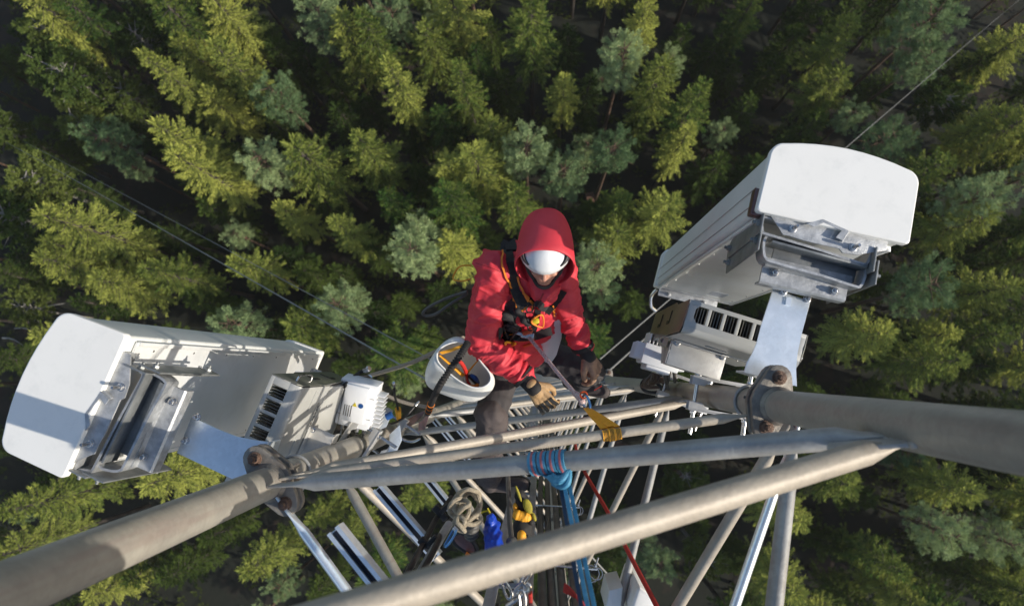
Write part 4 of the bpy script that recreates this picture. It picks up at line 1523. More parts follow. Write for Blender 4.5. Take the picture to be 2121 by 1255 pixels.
# head frame
hf = Vector((-0.04, -math.cos(math.radians(33)), math.sin(math.radians(33)))).normalized()     # forward, towards the tower and a little up
hr = Vector((1, -0.04, 0)).normalized()
hr = (hr - hf * hr.dot(hf)).normalized()
hc = hr.cross(hf) * 1.0
if hc.z < 0:
    hc = -hc
HC = P(1129, 528, 3.10)
def HD(f, r, c):
    return HC + hf * f + hr * r + hc * c
def body(bm):
    # skull, face, neck, trunk, arms and legs under the clothes: one surface
    ellipsoid(bm, HD(-0.005, 0, 0.03), (hf, hr, hc), (0.098, 0.076, 0.095))
    ellipsoid(bm, HD(0.045, 0, -0.035), (hf, hr, hc), (0.058, 0.062, 0.085))
    ellipsoid(bm, HD(0.078, 0, -0.090), (hf, hr, hc), (0.024, 0.034, 0.026))        # chin
    capsule(bm, HD(0.096, 0, 0.012), 0.010, HD(0.121, 0, -0.030), 0.014)            # nose
    ellipsoid(bm, HD(0.112, 0.013, -0.033), (hf, hr, hc), (0.010, 0.010, 0.008))
    ellipsoid(bm, HD(0.112, -0.013, -0.033), (hf, hr, hc), (0.010, 0.010, 0.008))
    capsule(bm, HD(0.086, -0.04, 0.026), 0.013, HD(0.086, 0.04, 0.026), 0.013)      # brow
    ellipsoid(bm, HD(0.080, 0.040, -0.028), (hf, hr, hc), (0.022, 0.022, 0.018))    # cheeks
    ellipsoid(bm, HD(0.080, -0.040, -0.028), (hf, hr, hc), (0.022, 0.022, 0.018))
    capsule(bm, HD(0.095, -0.020, -0.062), 0.0075, HD(0.095, 0.020, -0.062), 0.0075)  # lips
    capsule(bm, HD(0.094, -0.016, -0.071), 0.008, HD(0.094, 0.016, -0.071), 0.008)
    ellipsoid(bm, HD(-0.01, 0.076, -0.01), (hf, hr, hc), (0.018, 0.010, 0.030))     # ears
    ellipsoid(bm, HD(-0.01, -0.076, -0.01), (hf, hr, hc), (0.018, 0.010, 0.030))
    capsule(bm, HD(-0.02, 0, -0.06), 0.055, NK, 0.06)
    capsule(bm, NK, 0.07, CH, 0.12)
    capsule(bm, CH, 0.12, WS, 0.11)
    capsule(bm, WS, 0.11, PV_, 0.115)
    capsule(bm, NK, 0.06, SRp, 0.05)
    capsule(bm, NK, 0.06, SLp, 0.05)
    for a, b, c in ((SRp, ERp, WRp), (SLp, ELp, WLp)):
        capsule(bm, a, 0.048, b, 0.038)
        capsule(bm, b, 0.038, c, 0.027)
    for a, b, c in ((HRp, KRp, ARp), (HLp, KLp, ALp)):
        capsule(bm, a, 0.075, b, 0.052)
        capsule(bm, b, 0.050, c, 0.036)
blob('body', body, 0.0065, 5, 'skin', person)

limbsJ = [(SRp, ERp, 0.055, 0.016), (ERp, WRp, 0.042, 0.017), (SLp, ELp, 0.05, 0.015), (ELp, WLp, 0.036, 0.015), (NK, PV_, 0.16, 0.012)]
def jacket(bm):
    capsule(bm, NK + Vector((0, 0.01, -0.01)), 0.088, CH, 0.155)
    capsule(bm, CH, 0.155, WS, 0.135)
    capsule(bm, WS, 0.135, PV_ + Vector((0, 0.02, 0.05)), 0.14)
    back = P(1075, 540, 3.42)
    capsule(bm, back, 0.11, CH + Vector((0, 0.07, -0.02)), 0.14)
    capsule(bm, P(1040, 562, 3.30), 0.098, P(1140, 560, 3.28), 0.092)
    capsule(bm, NK, 0.075, P(1128, 602, 3.22), 0.072)                                # stand collar
    capsule(bm, P(1040, 575, 3.34), 0.11, P(1040, 660, 3.56), 0.12)
    capsule(bm, P(1130, 590, 3.34), 0.10, P(1115, 670, 3.58), 0.11)
    capsule(bm, SRp, 0.098, ERp, 0.086)
    capsule(bm, ERp, 0.087, ERp.lerp(WRp, 0.55), 0.074)
    capsule(bm, ERp.lerp(WRp, 0.55), 0.074, ERp.lerp(WRp, 0.93), 0.060)
    capsule(bm, SLp, 0.078, ELp, 0.066)
    capsule(bm, ELp, 0.067, ELp.lerp(WLp, 0.9), 0.052)
jk, bvJ = blob('jacket', jacket, 0.0065, 5, 'red', person, folds(limbsJ, fine=0.005))

# hood: a shell open at the face, pulled over the helmet
NH = 26
def hoodring(f, up, side, dn, fdn=0.0, wob=0.0):
    r = []
    for i in range(NH):
        a = 2 * math.pi * i / NH
        cu, si = math.cos(a), math.sin(a)
        rad = up if cu > 0 else dn
        ff = f + (fdn * (1 - cu) / 2)
        p = HD(ff, side * math.copysign(abs(si) ** 0.85, si), rad * cu)
        r.append(p + (p - HD(f, 0, 0)).normalized() * wob * noise.noise(p * 14))
    return r
mb = MB()
outer = [hoodring(0.094, 0.130, 0.134, 0.168, -0.045), hoodring(0.086, 0.143, 0.141, 0.180, -0.045), hoodring(0.0, 0.160, 0.135, 0.187, 0.02, 0.010), hoodring(-0.075, 0.150, 0.131, 0.185, 0.0, 0.02),
         hoodring(-0.125, 0.142, 0.117, 0.175, -0.01, 0.02), hoodring(-0.168, 0.130, 0.108, 0.16, -0.01, 0.02), hoodring(-0.196, 0.112, 0.096, 0.12, -0.01, 0.02), hoodring(-0.206, 0.075, 0.07, 0.06, 0, 0)]
inner = [hoodring(0.088, 0.125, 0.128, 0.160, -0.045), hoodring(-0.03, 0.140, 0.118, 0.165, 0.03)]
rv = mb.loft(outer, False, True)
ri = mb.loft(inner, False, False)
for i in range(NH):
    j = (i + 1) % NH
    mb._face((ri[0][i], ri[0][j], rv[0][j], rv[0][i]))
hd = obj('hood', mb, 'red', person, ang=1.3)
ss = hd.modifiers.new('s', 'SUBSURF')
ss.levels = ss.render_levels = 2

# helmet shell with a short peak, side clips and a visor strip
mb = MB()
rings = []
for k in range(10):
    a = math.radians(-8 + 98 * k / 9)
    ca, sa = max(math.cos(a), 0.001), math.sin(a)
    r = []
    for i in range(32):
        b = 2 * math.pi * i / 32
        fx = 0.138 * math.cos(b) * ca
        sd = 0.118 * math.sin(b) * ca
        pk = 0.012 * max(0, math.cos(b)) ** 3 * max(0, 1 - k / 2.2)
        rib = 0.004 * max(0, 1 - abs(math.sin(b)) * 3.2) * math.sin(math.pi * k / 9)
        r.append(HD(fx + pk - 0.004, sd, 0.030 + 0.016 * max(0, math.cos(b)) * ca + (0.116 + rib) * sa - 0.3 * pk))
    rings.append(r)
mb.loft(rings, False, True)
hl = obj('helmet', mb, 'helmet', person, ang=0.9)
sm_ = hl.modifiers.new('s', 'SOLIDIFY')
sm_.thickness = 0.004
for sg in (-1, 1):
    mb = MB()
    mb.path([HD(0.060, sg * 0.098, 0.096), HD(0.074, sg * 0.098, 0.080), HD(0.092, sg * 0.090, 0.062), HD(0.112, sg * 0.071, 0.051)], [0.005, 0.008, 0.0075, 0.003], n=8, sub=4)
    obj('lamp_clip', mb, 'black', hl)
mb = MB()
mb.path([HD(0.092 * math.cos(b) + 0.012, 0.079 * math.sin(b), 0.005) for b in [math.radians(-80 + 16 * i) for i in range(11)]], 0.006, flat=0.030, up=hc)
obj('glasses', mb, 'black', person)
mb = MB()
for sg in (-1, 1):
    mb.path([HD(0.05, sg * 0.084, 0.02), HD(0.06, sg * 0.074, -0.05), HD(0.072, sg * 0.03, -0.115), HD(0.075, 0, -0.121)], 0.0015, flat=0.014, up=hr, sub=3)
obj('chin_strap', mb, 'black', person)
mb = MB()
for i in range(60):
    b = math.radians(-70 + 140 * (i / 59))
    p = HD(0.082 * math.cos(b) + 0.02, 0.058 * math.sin(b), -0.082 - 0.02 * math.cos(b))
    mb.path([p, p + hf * 0.008 - hc * 0.014], 0.003, n=4)
obj('beard', mb, 'bark', person)

# trousers and boots
def trousers(bm):
    capsule(bm, PV_ + Vector((0, 0, 0.03)), 0.135, PV_ - Vector((0, 0, 0.06)), 0.125)
    capsule(bm, HRp, 0.112, KRp, 0.084)
    capsule(bm, HLp, 0.112, KLp, 0.080)
    capsule(bm, KLp, 0.078, ALp, 0.066)
def shin(bm):
    capsule(bm, KRp + Vector((0, 0, 0.012)), 0.090, KRp.lerp(ARp, 0.35), 0.082)
    capsule(bm, KRp.lerp(ARp, 0.35), 0.082, ARp, 0.070)
tf = folds([(HRp, KRp, 0.06, 0.010), (HLp, KLp, 0.06, 0.010), (KLp, ALp, 0.05, 0.012)], fine=0.006)
tr, bvT = blob('trousers', trousers, 0.009, 4, 'trouser', person, tf)
sh, bvS = blob('trouser_leg', shin, 0.008, 3, 'trouser_brown', tr, folds([(KRp, ARp, 0.055, 0.014)], fine=0.008))
def boot(bm, heel, toe, ank):
    d = (toe - heel).normalized()
    capsule(bm, heel, 0.046, heel.lerp(toe, 0.5), 0.050)
    capsule(bm, heel.lerp(toe, 0.5), 0.050, toe, 0.040)
    capsule(bm, heel + UP * 0.02, 0.05, ank, 0.055)
mbR = (P(1016, 1002, 4.16), P(1082, 1004, 4.12), P(1014, 985, 4.06))
mbL = (P(1180, 790, 4.30), P(1250, 812, 4.26), P(1193, 792, 4.2))
for (h_, t_, a_) in (mbR, mbL):
    bt, bvB = blob('boot', lambda bm, h_=h_, t_=t_, a_=a_: boot(bm, h_, t_, a_), 0.006, 3, 'trouser_brown', person)
    d = (t_ - h_).normalized()
    sd = d.cross(UP).normalized()
    mb = MB()
    o0 = h_ - UP * 0.055
    out = []
    for i in range(24):
        a = 2 * math.pi * i / 24
        L_ = (t_ - h_).length
        out.append(h_.lerp(t_, 0.5) - UP * 0.050 + d * (L_ / 2 + 0.05) * math.cos(a) + sd * 0.05 * math.copysign(abs(math.sin(a)) ** 0.7, math.sin(a)))
    mb.prism(out, -UP * 0.022, 0.004)
    obj('sole', mb, 'black', bt)
mb = MB()
c = P(1238, 803, 4.18)
mb.path([P(1231, 808, 4.185), P(1246, 799, 4.175)], 0.002, flat=0.02, up=UP)
obj('red_boot_tab', mb, 'toolred', bt)

# gloves: palm with five separate bent fingers
def glove(bm, w, ax, bk, sd, sc_=1.0, curl=0.6, thumb=1, curls=None):
    """w wrist, ax along the hand, bk out of its back, sd towards the little finger."""
    R_ = Matrix((ax, sd, bk))
    def L(a, s, b):
        return w + (ax * a + sd * s + bk * b) * sc_
    capsule(bm, L(-0.01, 0, 0), 0.030 * sc_, L(0.03, 0, 0.0), 0.032 * sc_)
    for i, (s, l1) in enumerate(((-0.033, 0.090), (-0.011, 0.095), (0.011, 0.090), (0.032, 0.080))):
        k0 = L(l1, s, 0.004)
        capsule(bm, L(0.02, s * 0.6, 0), 0.020 * sc_, k0, 0.0150 * sc_)
        c = (curls[i] if curls else curl)
        ln = (0.043, 0.048, 0.045, 0.036)[i]
        p, a = k0, 0.25 * c
        r = 0.0125
        for sgm, f in enumerate((1.0, 0.68, 0.55)):
            a += c * (0.75 if sgm == 0 else 0.85)
            q = p + (ax * math.cos(a) - bk * math.sin(a)) * ln * f * sc_ + sd * s * 0.10 * sc_
            capsule(bm, p, r * sc_, q, (r - 0.0012) * sc_, 10)
            p, r = q, r - 0.0012
    t0, t1, t2, t3 = L(0.012, -0.022, -0.006), L(0.045, -0.054, -0.016), L(0.074, -0.060, -0.030), L(0.096, -0.050, -0.042)
    capsule(bm, t0, 0.021 * sc_, t1, 0.0165 * sc_, 10)
    capsule(bm, t1, 0.0165 * sc_, t2, 0.0135 * sc_, 10)
    capsule(bm, t2, 0.0135 * sc_, t3, 0.0115 * sc_, 10)
# right hand (picture left): reaching down to the brace, back of the hand seen
wR = P(1104, 801, 3.43)
axR = (P(1140, 848, 3.47) - wR).normalized()
bkR = (UP + Vector((0, -0.25, 0)))
bkR = (bkR - axR * bkR.dot(axR)).normalized()
sdR = axR.cross(bkR).normalized()
if sdR.dot(Vector((1, 0, 0))) > 0:
    sdR = -sdR
gR, bvG = blob('glove', lambda bm: glove(bm, wR, axR, bkR, sdR, 1.12, 0.62, curls=(0.55, 0.6, 0.66, 0.75)), 0.0038, 3, 'tan', person)
mb = MB()
for i, s in enumerate((-0.033, -0.011, 0.011, 0.032)):
    q = [wR + (axR * a + sdR * s * (1 + 0.15 * (a > 0.1)) + bkR * b) * 1.12 for a, b in ((0.082, 0.0195), (0.100, 0.0175), (0.122, 0.0065), (0.134, -0.004))]
    mb.path(q, 0.0028, flat=0.017, up=sdR)
obj('knuckle_patch', mb, 'black', gR)
def cuff(bm):
    capsule(bm, ERp.lerp(WRp, 0.86), 0.043, wR + axR * 0.012, 0.041)
blob('glove_cuff', cuff, 0.006, 2, 'blackcloth', gR)
# left hand (picture right): hanging, loosely closed
wL = P(1217, 737, 3.52)
axL = (P(1242, 782, 3.56) - wL).normalized()
bkL = Vector((0.55, 0.35, 0.75))
bkL = (bkL - axL * bkL.dot(axL)).normalized()
sdL = axL.cross(bkL).normalized()
if sdL.dot(Vector((1, 0.3, 0))) < 0:
    sdL = -sdL
gL, bvGL = blob('glove', lambda bm: glove(bm, wL, axL, bkL, sdL, 1.10, 0.9, curls=(0.75, 0.85, 0.95, 1.0)), 0.0038, 3, 'brownglove', person)
def cuff2(bm):
    capsule(bm, ELp.lerp(WLp, 0.88), 0.036, wL + axL * 0.012, 0.040)
blob('glove_cuff', cuff2, 0.006, 2, 'blackcloth', gL)
# sleeve tabs
mb = MB()
d = (WLp - ELp).normalized()
c = ELp.lerp(WLp, 0.93)
u = d.orthogonal().normalized(); v = d.cross(u)
mb.path([c + (u * math.cos(a) + v * math.sin(a)) * 0.057 for a in [2 * math.pi * i / 24 for i in range(24)]], 0.002, flat=0.022, up=d, closed=True)
obj('sleeve_tab', mb, 'blackcloth', jk)
mb = MB()
d = (WRp - ERp).normalized()
c = ERp.lerp(WRp, 0.95)
u = d.orthogonal().normalized(); v = d.cross(u)
mb.path([c + (u * math.cos(a) + v * math.sin(a)) * 0.064 for a in [2 * math.pi * i / 24 for i in range(24)]], 0.002, flat=0.020, up=d, closed=True)
obj('sleeve_tab', mb, 'blackcloth', jk)

# harness
har = MB()
edge = MB()
def strap(pts, w, lift=0.006, edges=True):
    ps = [on(bvJ, a, b, lift) for a, b in pts]
    har.path(ps, 0.003, flat=w, sub=3)
    return ps
def ribbon(mbx, pts, w, lift, m=None, bv=None):
    ps = [on(bv or bvJ, a, b, lift) for a, b in pts]
    # each strip's width follows the surface
    ctr = ps
    left, right = [], []
    for i, p in enumerate(ctr):
        t = (ctr[min(i + 1, len(ctr) - 1)] - ctr[max(i - 1, 0)]).normalized()
        n_ = (CAM - p).normalized()
        s_ = t.cross(n_).normalized()
        left.append(p + s_ * w / 2)
        right.append(p - s_ * w / 2)
    up_ = [(CAM - p).normalized() for p in ctr]
    rings = [[l + n_ * 0.002, r + n_ * 0.002, r - n_ * 0.004, l - n_ * 0.004] for l, r, n_ in zip(left, right, up_)]
    mbx.loft(rings)
def dens(pts, k=5):
    out = []
    for (a, b), (c_, d_) in zip(pts, pts[1:]):
        for i in range(k):
            out.append((a + (c_ - a) * i / k, b + (d_ - b) * i / k))
    out.append(pts[-1])
    return out
h1 = dens([(1060, 494), (1049, 510), (1050, 545), (1060, 575), (1073, 605), (1084, 632)])
h2 = dens([(1168, 600), (1158, 618), (1142, 634), (1130, 648)])
ribbon(har, h1, 0.056, 0.007)
ribbon(har, h2, 0.034, 0.007)
ribbon(har, dens([(1075, 612), (1098, 622), (1118, 625), (1130, 640)]), 0.034, 0.010)
ribbon(har, dens([(1045, 672), (1058, 655), (1076, 632), (1092, 618)]), 0.05, 0.009)
ribbon(har, dens([(1042, 655), (1050, 640), (1068, 622)]), 0.04, 0.008)
ribbon(har, dens([(1030, 690), (1060, 692), (1100, 690), (1140, 680)]), 0.06, 0.010)
ribbon(har, dens([(1100, 690), (1108, 665), (1112, 640)]), 0.03, 0.012)
hn = obj('harness', har, 'blackcloth', person)
edge = MB()
for off in (-11.5, 11.5):
    ribbon(edge, [(a + off * 0.95, b - off * 0.35) for a, b in h1[6:]], 0.009, 0.011)
ribbon(edge, dens([(1084, 604), (1094, 614), (1090, 634), (1080, 642)]), 0.011, 0.014)
ribbon(edge, dens([(1096, 618), (1104, 628), (1100, 640)]), 0.012, 0.018)
ribbon(edge, dens([(1040, 688), (1070, 688), (1105, 686)]), 0.006, 0.018)
ribbon(edge, dens([(1143, 628), (1150, 640), (1148, 652)]), 0.007, 0.014)
obj('orange_trim', edge, 'orange', hn)
mb = MB()
for (a, b, r) in ((1100, 668, 0.022), (1062, 664, 0.02), (1098, 636, 0.02), (1070, 690, 0.02)):
    c = on(bvJ, a, b, 0.02)
    n_ = (CAM - c).normalized()
    u = n_.orthogonal().normalized(); v = n_.cross(u)
    mb.path([c + (u * math.cos(q) + v * math.sin(q) * 0.75) * r for q in [2 * math.pi * i / 20 for i in range(20)]], 0.0035, n=6, closed=True)
obj('harness_rings', mb, 'black', hn)
mb = MB()
c = on(bvJ, 1091, 688, 0.03)
mb.box(c, (Vector((1, -0.15, 0.1)), Vector((0.15, 1, 0)), UP), (0.07, 0.035, 0.02), 0.008)
mb.box(c + Vector((-0.045, 0.01, 0)), (Vector((1, -0.3, 0.1)), Vector((0.3, 1, 0)), UP), (0.05, 0.02, 0.02), 0.006)
obj('chest_device', mb, 'steel', hn)
mb = MB()
c = on(bvJ, 1096, 676, 0.03)
mb.box(c, (Vector((1, 0.4, 0.1)), Vector((-0.4, 1, 0)), UP), (0.055, 0.022, 0.02), 0.007)
mb.box(on(bvJ, 1088, 693, 0.03) - UP * 0.01, (Vector((1, 0.1, 0.1)), Vector((-0.1, 1, 0)), UP), (0.09, 0.02, 0.015), 0.006)
obj('red_device', mb, 'orangered', hn)
mb = MB()
mb.box(on(bvJ, 1106, 662, 0.025), (Vector((1, 0.3, 0.0)), Vector((-0.3, 1, 0)), UP), (0.04, 0.03, 0.02), 0.009)
obj('yellow_pouch', mb, 'yellow', hn)
def gearm(bm):
    for (a, b, d_, r) in ((1050, 650, 3.34, 0.040), (1062, 672, 3.38, 0.045), (1048, 690, 3.42, 0.040), (1085, 660, 3.36, 0.03), (1075, 645, 3.33, 0.03)):
        q = on(bvJ, a, b, 0.01)
        capsule(bm, q, r * 0.8, q + Vector((0.02, -0.01, -0.02)), r * 0.7)
blob('gear_pouch', gearm, 0.006, 2, 'blackcloth', hn, folds([(P(1050, 650, 3.34), P(1085, 690, 3.4), 0.04, 0.008)], fine=0.008))
for (pp, r_, m_) in ((((1046, 676), (1058, 660), (1074, 664), (1070, 682), (1054, 690)), 0.0045, 'black'), (((1034, 700), (1052, 694), (1070, 700), (1060, 712)), 0.006, 'gold'), (((1100, 655), (1108, 646), (1118, 652), (1112, 664)), 0.0045, 'orange'), (((1088, 705), (1098, 700), (1104, 712)), 0.008, 'orangered')):
    mb = MB()
    mb.path([on(bvJ, a, b, 0.045) for a, b in pp], r_, n=8, sub=4, closed=len(pp) > 3)
    obj('gear_loop', mb, m_, hn)
# zip flap and seams on the jacket
mb = MB()
mb2 = dens([(1126, 608), (1118, 622), (1108, 640)])
ribbon(mb, mb2, 0.008, 0.003)
obj('zip', mb, 'redseam', jk)
mb = MB()
ribbon(mb, dens([(985, 545), (1020, 556), (1048, 568)]), 0.003, 0.001)
obj('shoulder_seam', mb, 'redseam', jk)

# ------------------------------------------------------------------ the photographer, on the braces just behind the camera
ph = thing('person', 'second climber in dark clothes behind the camera, out of the photo', 'person', V3(0.0, -0.80, 2.0), 0)
pH, pN, pC, pP = V3(0.02, -0.30, 0.02), V3(0.02, -0.42, 0.22), V3(0.02, -0.56, 0.46), V3(0.0, -0.78, 0.86)
pA = [(V3(sx * 0.20 + 0.02, -0.42, 0.30), V3(sx * 0.26 + 0.02, -0.26, 0.46), V3(sx * 0.09, -0.14, 0.16)) for sx in (-1, 1)]
pL = [(V3(sx * 0.09, -0.84, 0.90), V3(sx * 0.14, -1.04, 1.28), V3(sx * 0.13, -1.38, 1.52)) for sx in (-1, 1)]
def pbody(bm):
    ellipsoid(bm, pH, (Vector((1, 0, 0)), Vector((0, 1, 0)), UP), (0.078, 0.098, 0.115))
    capsule(bm, pH + Vector((0, 0.095, -0.01)), 0.012, pH + Vector((0, 0.105, -0.03)), 0.014)
    capsule(bm, pH, 0.06, pN, 0.06)
    capsule(bm, pN, 0.08, pC, 0.12)
    capsule(bm, pC, 0.12, pP, 0.12)
    for a, b, c in pA:
        capsule(bm, pN, 0.06, a, 0.05)
        capsule(bm, a, 0.05, b, 0.04)
        capsule(bm, b, 0.04, c, 0.03)
    for a, b, c in pL:
        capsule(bm, a, 0.08, b, 0.055)
        capsule(bm, b, 0.055, c, 0.04)
blob('body', pbody, 0.009, 4, 'skin', ph)
def pjack(bm):
    capsule(bm, pN, 0.10, pC, 0.16)
    capsule(bm, pC, 0.16, pP + UP * 0.02, 0.15)
    for a, b, c in pA:
        capsule(bm, pN, 0.09, a, 0.085)
        capsule(bm, a, 0.085, b, 0.066)
        capsule(bm, b, 0.066, b.lerp(c, 0.85), 0.05)
blob('jacket', pjack, 0.012, 3, 'toolblue', ph, folds([(pN, pP, 0.15, 0.01)] + [(a, b, 0.05, 0.01) for a, b, c in pA]))
def ptr(bm):
    capsule(bm, pP, 0.14, pP - UP * 0.06, 0.13)
    for a, b, c in pL:
        capsule(bm, a, 0.11, b, 0.085)
        capsule(bm, b, 0.085, c, 0.065)
blob('trousers', ptr, 0.012, 3, 'trouser', ph, folds([(a, b, 0.06, 0.01) for a, b, c in pL]))
for a, b, c in pL:
    blob('boot', lambda bm, c=c: boot(bm, c - UP * 0.06 - Vector((0, 0.02, 0)), c - UP * 0.07 + Vector((0, 0.15, 0)), c), 0.008, 2, 'boot', ph)
for (a, b, c), sx in zip(pA, (-1, 1)):
    ax = (V3(sx * 0.045, -0.085, 0.06) - c).normalized()
    sd = Vector((0, 0.4, -1)); sd = (sd - ax * sd.dot(ax)).normalized()
    bk = sd.cross(ax) * sx
    blob('glove', lambda bm, c=c, ax=ax, bk=bk, sd=sd: glove(bm, c, ax, bk.normalized(), sd, 1.0, 0.9), 0.005, 2, 'brownglove', ph)
mb = MB()
mb.lathe([(0.118, -0.01), (0.120, 0.02), (0.108, 0.07), (0.075, 0.108), (0.03, 0.124), (0.001, 0.126)], pH + UP * 0.03, Vector((0, -0.1, 1)), 24)
obj('helmet', mb, 'helmet', ph, ang=0.9)
# ------------------------------------------------------------------ guy wires
def guy(a, b, r, label):
    mb = MB()
    n = 14
    pts = []
    for i in range(n + 1):
        t = i / n
        p = a.lerp(b, t)
        p.z -= 0.5 * math.sin(math.pi * t) * (a - b).length / 60
        pts.append(p)
    mb.path(pts, r, n=8)
    tag(obj('guy_wire', mb, 'wire'), label, 'guy wire', 'guy wires of the tower')
guy(leg('R', 9.8), P(1640, 432, 61.8), 0.013, 'steel guy wire vanishing behind the right antenna, the lower of the right pair')
guy(leg('R', 14.5), P(2118, -6, 61.8), 0.013, 'steel guy wire passing behind the right antenna to the top right corner')
guy(leg('L', 9.0), P(-30, 272, 61.8), 0.013, 'steel guy wire towards the upper left, lower of the left pair')
guy(leg('L', 13.5), P(-10, 262, 61.8), 0.011, 'steel guy wire towards the upper left, upper of the left pair')
guy(leg('T', 9.0), P(1900, 1900, 61.8), 0.012, 'thin dark guy wire seen between the right braces at the bottom')

# ------------------------------------------------------------------ white tool bucket
bkt = thing('tool_bucket', 'white plastic tool bucket hanging at the left side of the worker, with tools inside', 'bucket', P(945, 800, 3.86), 0)
rimp = [(940, 688, 3.42), (917, 700, 3.42), (896, 724, 3.43), (883, 752, 3.45), (886, 770, 3.47), (915, 783, 3.49), (950, 796, 3.50), (985, 806, 3.50), (1012, 801, 3.49), (1030, 785, 3.47), (1022, 765, 3.46), (1000, 748, 3.45), (987, 728, 3.44), (973, 703, 3.43), (957, 690, 3.42)]
def bring(k, d, cx, cy):
    return [P(cx + (a - 950) * (1 - k), cy + (b - 755) * (1 - k), d) for a, b, dd in rimp]
openp = [(940, 709, 3.43), (924, 714, 3.43), (912, 722, 3.42), (905, 733, 3.42), (908, 750, 3.41), (925, 768, 3.41), (950, 788, 3.41), (978, 802, 3.41), (1002, 801, 3.41), (1016, 788, 3.41), (1013, 771, 3.42), (998, 752, 3.43), (986, 735, 3.43), (972, 718, 3.43), (957, 709, 3.43)]
def mix(t, d):
    return [P(a + (c_ - a) * t, b + (e_ - b) * t, d) for (a, b, _), (c_, e_, _2) in zip(openp, rimp)]
mb = MB()
rings = [mix(0.0, 3.415), mix(0.45, 3.41), bring(0.05, 3.46, 951, 758), bring(-0.02, 3.53, 949, 766), bring(0.0, 3.57, 944, 778), bring(0.10, 3.62, 940, 790), bring(0.34, 3.66, 938, 797), bring(0.7, 3.675, 940, 800)]
mb.loft(rings, False, True)
o = obj('shell', mb, 'bucket', bkt, ang=1.4)
s_ = o.modifiers.new('t', 'SOLIDIFY'); s_.thickness = 0.005; s_.offset = -1
s_ = o.modifiers.new('s', 'SUBSURF'); s_.levels = s_.render_levels = 2
mb = MB()
mb.path(mix(0.0, 3.41), 0.0045, n=8, closed=True, sub=4)
obj('rim', mb, 'bucket', bkt)
mb = MB()
def rib2(mbx, pts, w, th=0.0015, sub=3):
    mbx.path([P(*p) for p in pts], th, flat=w, up=None, sub=sub)
mb = MB()
mb.path([P(908, 733, 3.43), P(935, 725, 3.42), P(962, 715, 3.40)], 0.0015, flat=0.016, up=Vector((0.3, 1, 0.3)))
mb.path([P(910, 735, 3.43), P(930, 752, 3.46), P(960, 778, 3.49)], 0.0015, flat=0.020, up=Vector((-0.7, 0.7, 0.3)))
mb.path([P(992, 744, 3.44), P(978, 760, 3.47), P(962, 778, 3.49)], 0.0015, flat=0.018, up=Vector((0.7, 0.7, 0.3)))
obj('tie_strap', mb, 'gold', bkt)
mb = MB()
mb.path([P(903, 731, 3.44), P(908, 730, 3.42), P(914, 734, 3.42), P(909, 737, 3.43)], 0.0035, n=6, closed=True)
mb.path([P(961, 776, 3.49), P(964, 788, 3.50), P(962, 794, 3.50), P(959, 786, 3.50)], 0.003, n=6, closed=True)
obj('clip', mb, 'steel', bkt)
def tool(name, label, cat, pts, r, m, extra=None):
    t = thing(name, label, cat, P(*pts[-1]), 0, 'tools in the white bucket')
    mb = MB()
    mb.path([P(*p) for p in pts], r, n=8, sub=3)
    obj('grip', mb, m, t)
    if extra:
        mb = MB()
        mb.path([P(*p) for p in extra[0]], extra[1], n=8, sub=2)
        obj('jaw', mb, extra[2], t)
tool('pliers', 'pliers with curved red grips sticking up in the white bucket', 'pliers', [(944, 745, 3.40), (956, 752, 3.42), (965, 770, 3.47), (968, 788, 3.54)], [0.006, 0.011, 0.011, 0.007], 'toolred', ([(968, 788, 3.54), (972, 800, 3.6)], 0.010, 'steel'))
tool('cutting_pliers', 'cutting pliers with blue and black grips low in the white bucket', 'pliers', [(975, 776, 3.48), (984, 783, 3.50), (990, 792, 3.56)], [0.008, 0.013, 0.010], 'toolblue', ([(972, 778, 3.49), (982, 788, 3.52), (988, 795, 3.56)], 0.011, 'black'))
tool('screwdriver', 'screwdriver with an orange handle end lowest in the white bucket', 'screwdriver', [(972, 800, 3.52), (983, 802, 3.50), (990, 796, 3.52)], [0.010, 0.014, 0.008], 'orange', ([(968, 790, 3.53), (974, 796, 3.53)], 0.006, 'toolred'))

# ------------------------------------------------------------------ elastic lanyard and scaffold hook
lan = thing('safety_lanyard', 'black corrugated safety lanyard ending in a big steel hook clipped on a brace', 'lanyard', P(886, 856, 4.4), 0)
pts = [P(970, 708, 3.28), P(954, 734, 3.31), P(932, 766, 3.34), P(911, 798, 3.38), P(897, 826, 3.62), P(886, 856, 4.22)]
mb = MB()
fine = MB()
ps = fine.path(pts, 0.01, n=4, sub=26)
fine.bm.free()
rad = [0.0185 if (i // 2) % 2 else 0.0135 for i in range(len(ps))]
mb.path(ps, rad, n=10)
obj('elastic_webbing', mb, 'blackcloth', lan)
mb = MB()
for k in range(3):
    i = int(len(ps) * (0.86 + 0.04 * k))
    t = (ps[i + 1] - ps[i]).normalized()
    u = t.orthogonal().normalized(); v = t.cross(u)
    mb.path([ps[i] + (u * math.cos(q) + v * math.sin(q)) * 0.0195 for q in [2 * math.pi * j / 16 for j in range(16)]], 0.0025, n=5, closed=True)
obj('orange_stitching', mb, 'orange', lan)
mb = MB()
mb.path([P(884, 852, 4.30), P(872, 868, 4.4), P(850, 876, 4.45), P(830, 882, 4.5), P(823, 890, 4.55), P(826, 902, 4.6), P(838, 911, 4.62), P(856, 914, 4.6), P(870, 908, 4.58)], [0.012, 0.016, 0.013, 0.013, 0.0125, 0.012, 0.012, 0.011, 0.008], n=10, sub=4)
hk = obj('hook', mb, 'steel', lan)
mb = MB()
pl = [P(826, 880, 4.44), P(864, 856, 4.36), P(880, 850, 4.33), P(889, 858, 4.34), P(879, 890, 4.40), P(866, 892, 4.42), P(868, 872, 4.41), P(832, 892, 4.47)]
mb.prism(pl, Vector((0, 0, -0.018)), 0.003)
obj('gate', mb, 'gate', hk)

